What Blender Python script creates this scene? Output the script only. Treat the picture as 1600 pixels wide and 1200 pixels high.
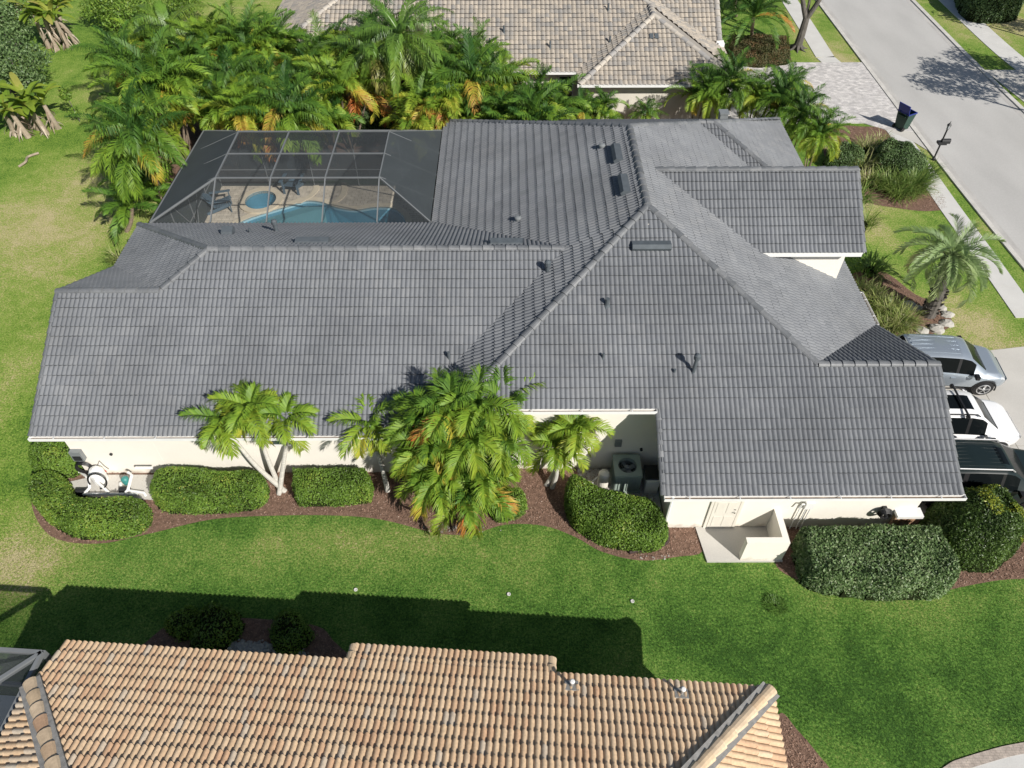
import bpy, bmesh, math, random
import numpy as np
from mathutils import Vector, Matrix
R=math.radians
rng=np.random.default_rng(7); random.seed(7)
for o in list(bpy.data.objects): bpy.data.objects.remove(o)
sc=bpy.context.scene; col=sc.collection
# ---------------- camera ----------------
CH=20.5; FPX=1150.0; PITCH=R(47.23); YAW=R(0.234)
cam=bpy.data.cameras.new('camera'); camo=bpy.data.objects.new('camera',cam); col.objects.link(camo)
cam.sensor_width=36; cam.lens=36*FPX/1600; cam.clip_start=.1; cam.clip_end=2000
camo.location=(0,0,CH); camo.rotation_euler=(math.pi/2-PITCH,0,-YAW); sc.camera=camo
# ---------------- light ----------------
w=bpy.data.worlds.new('World'); sc.world=w; w.use_nodes=True
nt=w.node_tree; bg=nt.nodes['Background']; sky=nt.nodes.new('ShaderNodeTexSky'); sky.sky_type='NISHITA'
sky.sun_disc=False; sky.sun_elevation=R(36.9); sky.sun_rotation=R(140)
nt.links.new(sky.outputs[0],bg.inputs[0]); bg.inputs[1].default_value=.062
sun=bpy.data.lights.new('sun','SUN'); sun.energy=4.9; sun.angle=R(.5); sun.color=(1,.955,.89)
suno=bpy.data.objects.new('sun',sun); col.objects.link(suno)
suno.rotation_euler=Vector((-.84,1,-.98)).to_track_quat('-Z','Y').to_euler(); suno.location=(20,-20,40)
sc.view_settings.view_transform='Standard'; sc.view_settings.look='None'; sc.view_settings.exposure=.2
sc.render.resolution_x=1024; sc.render.resolution_y=768
# ---------------- helpers ----------------
_F=np.array([math.sin(YAW)*math.cos(PITCH),math.cos(YAW)*math.cos(PITCH),-math.sin(PITCH)])
_R=np.array([math.cos(YAW),-math.sin(YAW),0.]); _U=np.cross(_R,_F)
def G(u,v,z=0.):
    "survey point: where a photo measurement (1600x1200) meets the level z"
    d=_F+(u-800)/FPX*_R+(600-v)/FPX*_U; t=(z-CH)/d[2]; return np.array([0,0,CH])+t*d
def GP(pts,z=0.): return [G(u,v,z) for u,v in pts]
def norm(a): a=np.asarray(a,float); return a/(np.linalg.norm(a,axis=-1,keepdims=True)+1e-12)
class MB:
    def __init__(s): s.v=[];s.f=[];s.t=[];s.m=[];s.n=0
    def add(s,V,F,t=.5,m=0):
        V=np.asarray(V,float).reshape(-1,3); s.v.append(V); n=s.n
        s.f.extend([tuple(int(i)+n for i in f) for f in F]); k=len(F)
        s.t.extend(list(t) if np.ndim(t) else [t]*k); s.m.extend(list(m) if np.ndim(m) else [m]*k); s.n+=len(V); return s
    def addq(s,V,F,t):   # fast: F int array, t array
        n=s.n; s.v.append(V); s.f.extend(map(tuple,(F+n).tolist())); s.t.extend(np.asarray(t).tolist()); s.m.extend([0]*len(F)); s.n+=len(V)
    def box(s,c,d,t=.5,m=0,rz=0,rx=0,ry=0):
        x,y,z=np.array(d)/2.; V=np.array([(-x,-y,-z),(x,-y,-z),(x,y,-z),(-x,y,-z),(-x,-y,z),(x,-y,z),(x,y,z),(-x,y,z)])
        if rz or rx or ry:
            M=np.array(Matrix.Rotation(rz,3,'Z')@Matrix.Rotation(ry,3,'Y')@Matrix.Rotation(rx,3,'X')); V=V@M.T
        return s.add(V+np.array(c),[(0,3,2,1),(4,5,6,7),(0,1,5,4),(1,2,6,5),(2,3,7,6),(3,0,4,7)],t,m)
    def bar(s,a,b,wd,ht,t=.5,m=0):
        a=np.array(a,float);b=np.array(b,float);d=norm(b-a);up=np.array([0,0,1.]) if abs(d[2])<.95 else np.array([0,1.,0])
        sd=norm(np.cross(d,up))*wd/2;u=norm(np.cross(sd,d))*ht/2
        V=[a-sd-u,a+sd-u,a+sd+u,a-sd+u,b-sd-u,b+sd-u,b+sd+u,b-sd+u]
        return s.add(V,[(0,1,2,3),(7,6,5,4),(0,4,5,1),(1,5,6,2),(2,6,7,3),(3,7,4,0)],t,m)
    def tube(s,P,r,k=8,t=.5,m=0,cap=True):
        P=np.array(P,float);n=len(P);r=np.full(n,r) if np.ndim(r)==0 else np.array(r);V=[];pu=None
        for i in range(n):
            d=norm(P[min(i+1,n-1)]-P[max(i-1,0)])
            if pu is None: a=np.array([1.,0,0]) if abs(d[0])<.9 else np.array([0,1.,0])
            else: a=pu
            u=norm(a-d*np.dot(a,d));pu=u;w_=np.cross(d,u)
            for j in range(k): an=2*math.pi*j/k; V.append(P[i]+r[i]*(u*math.cos(an)+w_*math.sin(an)))
        F=[(i*k+j,i*k+(j+1)%k,(i+1)*k+(j+1)%k,(i+1)*k+j) for i in range(n-1) for j in range(k)]
        if cap: F+=[tuple(range(k))[::-1],tuple((n-1)*k+j for j in range(k))]
        return s.add(V,F,t,m)
    def lathe(s,prof,c=(0,0,0),k=20,t=.5,m=0):
        V=[(c[0]+r*math.cos(2*math.pi*j/k),c[1]+r*math.sin(2*math.pi*j/k),c[2]+z) for r,z in prof for j in range(k)];n=len(prof)
        F=[(i*k+j,i*k+(j+1)%k,(i+1)*k+(j+1)%k,(i+1)*k+j) for i in range(n-1) for j in range(k)]
        F+=[tuple(range(k))[::-1],tuple((n-1)*k+j for j in range(k))]
        return s.add(V,F,t,m)
    def prism(s,poly,ax,a,b,t=.5,m=0):
        "poly of 2D points extruded from a to b along axis ax ('x': poly=(y,z); 'y': (x,z); 'z': (x,y))"
        f={'x':lambda p,q:(q,p[0],p[1]),'y':lambda p,q:(p[0],q,p[1]),'z':lambda p,q:(p[0],p[1],q)}[ax];n=len(poly)
        V=[f(p,a) for p in poly]+[f(p,b) for p in poly]
        F=[tuple(range(n))[::-1],tuple(range(n,2*n))]+[(i,(i+1)%n,n+(i+1)%n,n+i) for i in range(n)]
        return s.add(V,F,t,m)
    def build(s,name,mats,parent=None,smooth=False,fixn=True,off=None):
        me=bpy.data.meshes.new(name); V=np.concatenate(s.v)
        if off is None and parent is not None and parent.get('_w'): off=np.array(parent.get('_w'))
        if off is not None: V=V-np.array(off)
        me.from_pydata(V.tolist(),[],s.f); mats=mats if isinstance(mats,(list,tuple)) else [mats]
        for m in mats: me.materials.append(m)
        if len(mats)>1: me.polygons.foreach_set('material_index',np.array(s.m,dtype=np.int32))
        a=me.attributes.new('tint','FLOAT','FACE'); a.data.foreach_set('value',np.array(s.t,dtype=np.float32))
        if fixn:
            bm=bmesh.new();bm.from_mesh(me);bmesh.ops.recalc_face_normals(bm,faces=bm.faces);bm.to_mesh(me);bm.free()
        if smooth: me.polygons.foreach_set('use_smooth',np.ones(len(me.polygons),dtype=bool))
        me.update(); o=bpy.data.objects.new(name,me); col.objects.link(o)
        if parent is not None: o.parent=parent
        return o
def thing(name,label,cat,loc=(0,0,0),rz=0,group=None,world=False):
    o=bpy.data.objects.new(name,None); col.objects.link(o); o.location=loc; o.rotation_euler=(0,0,rz); o.empty_display_size=.2
    o['label']=label;o['category']=cat
    if group:o['group']=group
    if world:o['_w']=[float(x) for x in loc]
    return o
def tag(o,label,cat,group=None,kind=None):
    if label:o['label']=label
    if cat:o['category']=cat
    if group:o['group']=group
    if kind:o['kind']=kind
    return o
def struct(o): o['kind']='structure'; return o
def copy_tree(o,loc,rz,label,scale=1,parent=None):
    c=o.copy(); col.objects.link(c); c.location=loc; c.rotation_euler=(0,0,rz); c.scale=(scale,)*3; c['label']=label
    for ch in o.children:
        d=ch.copy(); col.objects.link(d); d.parent=c
        for g in ch.children:
            e=g.copy(); col.objects.link(e); e.parent=d
    return c
# ---------------- materials ----------------
def mat(name,ramp,rough=.7,scale=4.,var=.12,fine=0,fvar=.15,bump=0,bscale=40,spec=.4,trans=0,metal=0,stretch=None,emis=None,alpha=None,tex2=None,coat=0):
    """ramp: one colour or list of (pos,colour) read by the per-face tint; noise varies the brightness"""
    m=bpy.data.materials.new(name);m.use_nodes=True;n=m.node_tree;N=n.nodes;L=n.links;b=N['Principled BSDF']
    if isinstance(ramp,tuple): ramp=[(0,ramp)]
    if len(ramp)==1:
        c=N.new('ShaderNodeRGB');c.outputs[0].default_value=(*ramp[0][1],1);co=c.outputs[0]
    else:
        at=N.new('ShaderNodeAttribute');at.attribute_name='tint';cr=N.new('ShaderNodeValToRGB');e=cr.color_ramp.elements
        while len(e)<len(ramp): e.new(.5)
        for i,(p,c) in enumerate(ramp): e[i].position=p;e[i].color=(*c,1)
        L.new(at.outputs['Fac'],cr.inputs[0]);co=cr.outputs[0]
    tc=N.new('ShaderNodeTexCoord');vec=tc.outputs['Object']
    if stretch:
        mp=N.new('ShaderNodeMapping');mp.inputs['Scale'].default_value=stretch;L.new(vec,mp.inputs[0]);vec=mp.outputs[0]
    def nz(sc_,det=3):
        x=N.new('ShaderNodeTexNoise');x.inputs['Scale'].default_value=sc_;x.inputs['Detail'].default_value=det;L.new(vec,x.inputs['Vector']);return x.outputs['Fac']
    def mul(c,f,amt):
        mr=N.new('ShaderNodeMapRange');mr.inputs['From Min'].default_value=.25;mr.inputs['From Max'].default_value=.75;mr.inputs['To Min'].default_value=1-amt;mr.inputs['To Max'].default_value=1+amt;L.new(f,mr.inputs[0])
        h=N.new('ShaderNodeVectorMath');h.operation='SCALE';L.new(c,h.inputs[0]);L.new(mr.outputs[0],h.inputs['Scale']);return h.outputs[0]
    if var: co=mul(co,nz(scale),var)
    if fine: co=mul(co,nz(fine,2),fvar)
    L.new(co,b.inputs['Base Color']);b.inputs['Roughness'].default_value=rough;b.inputs['Metallic'].default_value=metal
    b.inputs['Specular IOR Level'].default_value=spec
    if coat:b.inputs['Coat Weight'].default_value=coat;b.inputs['Coat Roughness'].default_value=.05
    if bump:
        bp=N.new('ShaderNodeBump');bp.inputs['Strength'].default_value=bump;bp.inputs['Distance'].default_value=.02;L.new(nz(bscale,4),bp.inputs['Height']);L.new(bp.outputs[0],b.inputs['Normal'])
    if trans:
        t=N.new('ShaderNodeBsdfTranslucent');L.new(co,t.inputs[0]);mx=N.new('ShaderNodeMixShader');mx.inputs[0].default_value=trans
        L.new(b.outputs[0],mx.inputs[1]);L.new(t.outputs[0],mx.inputs[2]);L.new(mx.outputs[0],N['Material Output'].inputs[0])
    if alpha is not None:
        t=N.new('ShaderNodeBsdfTransparent');mx=N.new('ShaderNodeMixShader');mx.inputs[0].default_value=alpha
        L.new(t.outputs[0],mx.inputs[1]);L.new(b.outputs[0],mx.inputs[2]);L.new(mx.outputs[0],N['Material Output'].inputs[0])
        lw=N.new('ShaderNodeLayerWeight');lw.inputs['Blend'].default_value=.5;c1=N.new('ShaderNodeMath');c1.operation='SUBTRACT';c1.inputs[0].default_value=1.02;L.new(lw.outputs['Facing'],c1.inputs[1])
        c2=N.new('ShaderNodeMath');c2.operation='DIVIDE';c2.inputs[0].default_value=1;L.new(c1.outputs[0],c2.inputs[1]);c3=N.new('ShaderNodeMath');c3.operation='POWER';c3.inputs[0].default_value=1-alpha;L.new(c2.outputs[0],c3.inputs[1])
        c4=N.new('ShaderNodeMath');c4.operation='SUBTRACT';c4.inputs[0].default_value=1;L.new(c3.outputs[0],c4.inputs[1]);L.new(c4.outputs[0],mx.inputs[0])
    return m
M={}
M['grey_tile']=mat('grey roof tile',[(0,(.12,.126,.134)),(.02,(.14,.148,.158)),(.35,(.166,.174,.186)),(.65,(.182,.19,.2)),(.9,(.205,.209,.215)),(1,(.225,.225,.225))],rough=.6,scale=.45,var=.17,fine=9,fvar=.06,spec=.45,bump=.15,bscale=60)
M['grey_cap']=mat('grey ridge cap',[(0,(.12,.127,.135)),(1,(.21,.215,.22))],rough=.55,scale=5,var=.15,fine=30,fvar=.15,spec=.5)
M['tan_tile']=mat('tan roof tile',[(0,(.09,.085,.08)),(.02,(.26,.25,.235)),(.5,(.36,.32,.27)),(1,(.44,.385,.315))],rough=.8,scale=1,var=.1,fine=14,fvar=.12)
M['tan_cap']=mat('tan ridge cap',[(0,(.3,.29,.28)),(1,(.5,.45,.38))],rough=.8,scale=4,var=.1)
M['clay_tile']=mat('orange clay roof tile',[(0,(.38,.24,.15)),(.02,(.33,.07,.045)),(.06,(.46,.25,.145)),(.2,(.53,.33,.2)),(.45,(.58,.4,.25)),(.7,(.61,.44,.275)),(.9,(.62,.465,.315)),(1,(.5,.43,.34))],rough=.75,scale=2,var=.08,fine=16,fvar=.14,bump=.15,bscale=50)
M['clay_cap']=mat('clay ridge cap',[(0,(.5,.32,.2)),(.4,(.56,.42,.27)),(1,(.62,.48,.33))],rough=.75,scale=3,var=.2,fine=14,fvar=.12)
M['mortar']=mat('mortar',(.3,.29,.27),rough=.9,scale=8,var=.25,bump=.3)
M['stucco']=mat('cream stucco',(.82,.78,.7),rough=.9,scale=1.2,var=.03,fine=60,fvar=.03,bump=.12,bscale=120,spec=.2)
def base_dirt(m):
    N=m.node_tree.nodes;L=m.node_tree.links;b=N['Principled BSDF'];src=b.inputs['Base Color'].links[0].from_socket
    g=N.new('ShaderNodeNewGeometry');sx=N.new('ShaderNodeSeparateXYZ');L.new(g.outputs['Position'],sx.inputs[0])
    x=N.new('ShaderNodeTexNoise');x.inputs['Scale'].default_value=3;x.inputs['Detail'].default_value=6;L.new(g.outputs['Position'],x.inputs['Vector'])
    a=N.new('ShaderNodeMath');a.operation='MULTIPLY_ADD';a.inputs[1].default_value=.9;L.new(x.outputs['Fac'],a.inputs[0]);a.inputs[2].default_value=-.25
    c=N.new('ShaderNodeMath');c.operation='SUBTRACT';L.new(a.outputs[0],c.inputs[0]);L.new(sx.outputs['Z'],c.inputs[1])
    mr=N.new('ShaderNodeMapRange');mr.inputs['From Min'].default_value=0;mr.inputs['From Max'].default_value=.25;mr.inputs['To Max'].default_value=.45;L.new(c.outputs[0],mr.inputs[0])
    mx=N.new('ShaderNodeMixRGB');L.new(mr.outputs[0],mx.inputs[0]);L.new(src,mx.inputs[1]);mx.inputs[2].default_value=(.33,.25,.17,1);L.new(mx.outputs[0],b.inputs['Base Color'])
base_dirt(M['stucco'])
M['stucco_top']=mat('pale stucco',(.66,.62,.54),rough=.9,scale=1,var=.04,fine=60,fvar=.04,spec=.2)
M['white']=mat('white painted metal',(.78,.78,.76),rough=.4,scale=3,var=.05)
M['whitep']=mat('white plastic pipe',(.76,.76,.74),rough=.35,scale=6,var=.06)
M['door']=mat('cream painted door',(.74,.7,.62),rough=.45,scale=3,var=.03)
M['gut_in']=mat('gutter bed debris',(.3,.22,.15),rough=.9,scale=6,var=.35,fine=40,fvar=.3)
M['dark']=mat('dark metal',(.025,.026,.028),rough=.5,scale=9,var=.2)
M['blk']=mat('black rubber',(.015,.015,.016),rough=.45,scale=9,var=.2)
M['greymetal']=mat('grey painted steel',(.2,.215,.22),rough=.5,scale=6,var=.1)
M['vent_metal']=mat('slate blue vent metal',(.085,.1,.112),rough=.7,scale=5,var=.15)
M['chrome']=mat('bright metal',(.6,.6,.6),rough=.25,metal=1,scale=5,var=.05)
M['acgreen']=mat('pale green painted steel',(.3,.36,.32),rough=.5,scale=4,var=.08)
M['cage']=mat('bronze grey aluminium',(.17,.18,.185),rough=.45,scale=3,var=.06)
M['mesh']=mat('insect screen mesh',(.085,.095,.1),rough=.8,scale=1,var=.1,alpha=.2)
M['mesh2']=mat('insect screen wall mesh',(.05,.06,.065),rough=.8,scale=1,var=.1,alpha=.6)
M['glass']=mat('dark tinted glass',(.006,.008,.009),rough=.12,scale=1,var=.02,spec=.08)
M['winglass']=mat('green tinted glass',(.02,.045,.035),rough=.05,scale=1,var=.1,spec=.7)
M['mulchbase']=mat('mulch soil',(.19,.12,.088),rough=.95,scale=7,var=.35,fine=60,fvar=.45,bump=.8,bscale=50,spec=.1)
M['chip']=mat('bark chips',[(0,(.09,.055,.04)),(.4,(.27,.165,.12)),(.75,(.42,.28,.21)),(1,(.62,.5,.42))],rough=.9,var=0,spec=.15)
M['stone']=mat('white limestone',[(0,(.25,.24,.22)),(1,(.43,.41,.37))],rough=.85,scale=6,var=.2,bump=.4,bscale=20)
M['bark']=mat('grey tree bark',(.11,.1,.088),rough=.9,scale=12,var=.35,bump=.8,bscale=30,stretch=(1,1,.3))
M['palmtrunk']=mat('pale ringed palm trunk',(.5,.48,.43),rough=.8,scale=14,var=.22,bump=.4,bscale=18,stretch=(.3,.3,2.5))
M['palmbrown']=mat('brown palm trunk',(.2,.155,.11),rough=.9,scale=12,var=.35,bump=.6,bscale=20,stretch=(.4,.4,2))
M['dryleaf']=mat('dry banana sheath',[(0,(.22,.16,.11)),(1,(.5,.43,.34))],rough=.9,scale=8,var=.2,trans=.1)
PR=[(0,(.42,.12,.03)),(.1,(.42,.24,.05)),(.22,(.45,.39,.05)),(.38,(.32,.38,.04)),(.58,(.19,.31,.03)),(.78,(.095,.195,.024)),(1,(.035,.1,.018))]
M['palmleaf']=mat('palm leaflets',PR,rough=.5,scale=3,var=.2,spec=.3,trans=.22)
M['queenleaf']=mat('queen palm leaflets',[(0,(.4,.24,.16)),(.25,(.3,.33,.06)),(.6,(.16,.28,.04)),(1,(.09,.2,.035))],rough=.38,scale=3,var=.15,spec=.5,trans=.3)
M['pindoleaf']=mat('silver green leaflets',[(0,(.38,.32,.17)),(.4,(.33,.42,.18)),(1,(.19,.29,.11))],rough=.5,scale=3,var=.12,trans=.25)
M['bananaleaf']=mat('banana leaf',[(0,(.4,.36,.1)),(.5,(.26,.34,.04)),(1,(.14,.25,.03))],rough=.4,scale=3,var=.12,trans=.35)
M['hedgeleaf']=mat('clipped hedge leaves',[(0,(.06,.1,.018)),(.4,(.12,.22,.03)),(.75,(.19,.31,.045)),(.95,(.3,.38,.06)),(1,(.45,.42,.09))],rough=.45,var=.1,scale=.8,spec=.4,trans=.22)
M['darkleaf']=mat('dark glossy leaves',[(0,(.05,.09,.03)),(.5,(.12,.2,.065)),(.8,(.18,.27,.1)),(1,(.3,.35,.19))],rough=.45,var=.1,scale=.8,spec=.5,trans=.18)
M['ballleaf']=mat('variegated shrub leaves',[(0,(.04,.075,.02)),(.5,(.12,.2,.04)),(.58,(.2,.28,.04)),(.8,(.34,.38,.04)),(1,(.5,.48,.05))],rough=.4,var=.1,scale=.8,spec=.45,trans=.22)
M['redleaf']=mat('copper shrub leaves',[(0,(.05,.06,.02)),(.5,(.1,.1,.035)),(.8,(.15,.09,.04)),(1,(.24,.12,.05))],rough=.6,var=.1,trans=.2)
M['grassblade']=mat('grass like clump leaves',[(0,(.44,.41,.22)),(.4,(.3,.36,.1)),(1,(.09,.19,.03))],rough=.45,var=.15,scale=3,trans=.3)
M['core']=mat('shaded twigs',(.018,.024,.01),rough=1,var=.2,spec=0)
M['concrete']=mat('pale concrete',(.52,.5,.46),rough=.85,scale=.8,var=.07,fine=25,fvar=.05,bump=.1,bscale=90,spec=.25)
M['walk']=mat('white pavement concrete',(.58,.57,.54),rough=.85,scale=1.2,var=.06,fine=30,fvar=.05,bump=.1,bscale=90,spec=.25)
M['road']=mat('light grey asphalt',(.46,.45,.43),rough=.85,scale=.5,var=.09,fine=22,fvar=.05,bump=.15,bscale=120,spec=.3,stretch=(1,.35,1))
M['kerb']=mat('kerb concrete',(.55,.53,.49),rough=.85,scale=2,var=.16,fine=20,fvar=.1)
M['kerbd']=mat('gutter concrete',(.45,.435,.41),rough=.85,scale=2,var=.15,fine=20,fvar=.08,stretch=(1,.3,1))
M['coping']=mat('pale pool coping',(.62,.55,.42),rough=.75,scale=4,var=.08)
M['plaster']=mat('pool plaster',(.3,.5,.58),rough=.6,scale=1.2,var=.08)
M['shelf']=mat('pale pool shelf',(.33,.42,.38),rough=.6,scale=2,var=.06)
M['bluechair']=mat('slate blue plastic',(.08,.125,.165),rough=.5,var=.06)
M['bin']=mat('dark green plastic',(.02,.055,.04),rough=.45,scale=6,var=.12)
M['lid']=mat('navy blue plastic',(.02,.035,.22),rough=.4,var=.08)
M['brick']=mat('tan stone veneer',[(0,(.3,.16,.09)),(1,(.5,.36,.24))],rough=.85,scale=9,var=.25,fine=30,fvar=.2)
M['silver']=mat('silver car paint',(.4,.45,.5),rough=.25,metal=.55,scale=1,var=.02,coat=.6)
M['wpaint']=mat('white car paint',(.8,.8,.8),rough=.25,scale=1,var=.01,coat=.6)
M['bpaint']=mat('black car paint',(.012,.02,.02),rough=.3,scale=1,var=.02,coat=.15,spec=.35)
M['rim']=mat('alloy rim',(.6,.6,.6),rough=.3,metal=.6,var=.03)
M['lampred']=mat('amber lamp lens',(.6,.12,.05),rough=.15,var=.02)
M['lens']=mat('clear lamp lens',(.55,.57,.6),rough=.08,var=.02,spec=.9)
M['red']=mat('red plastic',(.45,.06,.04),rough=.5,var=.1)
M['teal']=mat('teal plastic',(.05,.25,.23),rough=.4,var=.1)
M['drain']=mat('brown corrugated pipe',(.05,.03,.028),rough=.5,var=.15)
# water
m=bpy.data.materials.new('pool water');m.use_nodes=True;N=m.node_tree.nodes;L=m.node_tree.links;b=N['Principled BSDF']
b.inputs['Base Color'].default_value=(.05,.19,.26,1);b.inputs['Roughness'].default_value=.05
t=N.new('ShaderNodeBsdfTransparent');t.inputs[0].default_value=(.66,.86,.95,1);mx=N.new('ShaderNodeMixShader');mx.inputs[0].default_value=.3
L.new(t.outputs[0],mx.inputs[1]);L.new(b.outputs[0],mx.inputs[2]);L.new(mx.outputs[0],N['Material Output'].inputs[0]);bp=N.new('ShaderNodeBump');bp.inputs['Strength'].default_value=.25;bp.inputs['Distance'].default_value=.05;x_=N.new('ShaderNodeTexNoise');x_.inputs['Scale'].default_value=5;tc=N.new('ShaderNodeTexCoord');L.new(tc.outputs['Object'],x_.inputs['Vector']);L.new(x_.outputs['Fac'],bp.inputs['Height']);L.new(bp.outputs[0],b.inputs['Normal']);M['water']=m
# lawn: dry patches carried by the mesh, fine blades by noise
def lawn_mat(name,near=1.):
    m=bpy.data.materials.new(name);m.use_nodes=True;N=m.node_tree.nodes;L=m.node_tree.links;b=N['Principled BSDF']
    tc=N.new('ShaderNodeTexCoord')
    def nz(s,d=4,dist=0,st=None):
        x=N.new('ShaderNodeTexNoise');x.inputs['Scale'].default_value=s;x.inputs['Detail'].default_value=d;x.inputs['Distortion'].default_value=dist
        if st:
            mp=N.new('ShaderNodeMapping');mp.inputs['Scale'].default_value=st;L.new(tc.outputs['Object'],mp.inputs[0]);L.new(mp.outputs[0],x.inputs['Vector'])
        else:L.new(tc.outputs['Object'],x.inputs['Vector'])
        return x.outputs['Fac']
    def math_(op,a,b_,c=None):
        x=N.new('ShaderNodeMath');x.operation=op
        for i,q in enumerate([a,b_]+([c] if c is not None else [])):
            if isinstance(q,(int,float)):x.inputs[i].default_value=q
            else:L.new(q,x.inputs[i])
        return x.outputs[0]
    at=N.new('ShaderNodeAttribute');at.attribute_name='dry'
    f=math_('ADD',at.outputs['Fac'],math_('MULTIPLY',math_('SUBTRACT',nz(.4,6,.8),.5),1.0))
    f=math_('ADD',f,math_('MULTIPLY',math_('SUBTRACT',nz(2.6,5,.5),.5),.6))
    f=math_('ADD',f,math_('MULTIPLY',math_('SUBTRACT',nz(13,5),.5),1.4))
    def ramp(st):
        cr=N.new('ShaderNodeValToRGB');e=cr.color_ramp.elements
        while len(e)<len(st):e.new(.5)
        for i,(p,c) in enumerate(st):e[i].position=p;e[i].color=(*c,1)
        L.new(f,cr.inputs[0]);return cr.outputs[0]
    c1=ramp([(0,(.036,.09,.014)),(.25,(.075,.165,.025)),(.45,(.122,.22,.04)),(.66,(.195,.27,.062)),(.84,(.28,.29,.1)),(1,(.4,.35,.19))])
    c2=ramp([(0,(.045,.11,.014)),(.22,(.1,.195,.026)),(.42,(.175,.28,.042)),(.62,(.25,.33,.07)),(.82,(.36,.36,.13)),(1,(.47,.41,.22))])
    a2=N.new('ShaderNodeAttribute');a2.attribute_name='lime';mxc=N.new('ShaderNodeMixRGB');L.new(a2.outputs['Fac'],mxc.inputs[0]);L.new(c1,mxc.inputs[1]);L.new(c2,mxc.inputs[2])
    mr=N.new('ShaderNodeMapRange');mr.inputs['From Min'].default_value=.3;mr.inputs['From Max'].default_value=.7;mr.inputs['To Min'].default_value=.5;mr.inputs['To Max'].default_value=1.5;L.new(nz(24,4),mr.inputs[0])
    h=N.new('ShaderNodeVectorMath');h.operation='SCALE';L.new(mxc.outputs[0],h.inputs[0]);L.new(mr.outputs[0],h.inputs['Scale'])
    L.new(h.outputs[0],b.inputs['Base Color']);b.inputs['Roughness'].default_value=.8;b.inputs['Specular IOR Level'].default_value=.15
    bp=N.new('ShaderNodeBump');bp.inputs['Strength'].default_value=.9;bp.inputs['Distance'].default_value=.03;L.new(nz(38,4),bp.inputs['Height']);L.new(bp.outputs[0],b.inputs['Normal'])
    return m
M['lawn']=lawn_mat('lawn grass')
# pavers
def paver_mat(name,cols,s,mort=(.3,.28,.25)):
    m=bpy.data.materials.new(name);m.use_nodes=True;N=m.node_tree.nodes;L=m.node_tree.links;b=N['Principled BSDF']
    tc=N.new('ShaderNodeTexCoord');br=N.new('ShaderNodeTexBrick');L.new(tc.outputs['Object'],br.inputs['Vector'])
    br.inputs['Scale'].default_value=s;br.inputs['Color1'].default_value=(*cols[0],1);br.inputs['Color2'].default_value=(*cols[1],1);br.inputs['Mortar'].default_value=(*mort,1);br.inputs['Mortar Size'].default_value=.012
    x=N.new('ShaderNodeTexNoise');x.inputs['Scale'].default_value=1.7*s;x.inputs['Detail'].default_value=4;L.new(tc.outputs['Object'],x.inputs['Vector'])
    mr=N.new('ShaderNodeMapRange');mr.inputs['From Min'].default_value=.3;mr.inputs['From Max'].default_value=.7;mr.inputs['To Min'].default_value=.78;mr.inputs['To Max'].default_value=1.18;L.new(x.outputs['Fac'],mr.inputs[0])
    h=N.new('ShaderNodeVectorMath');h.operation='SCALE';L.new(br.outputs[0],h.inputs[0]);L.new(mr.outputs[0],h.inputs['Scale']);L.new(h.outputs[0],b.inputs['Base Color']);b.inputs['Roughness'].default_value=.85
    return m
M['paver']=paver_mat('pale drive pavers',((.66,.63,.6),(.47,.45,.44)),1.9,(.4,.38,.36))
M['deck']=paver_mat('travertine deck pavers',((.6,.54,.44),(.5,.45,.37)),1.4,(.27,.23,.18))
M['edging']=paver_mat('tan edging pavers',((.45,.38,.32),(.4,.34,.29)),4,(.2,.18,.16))
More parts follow.
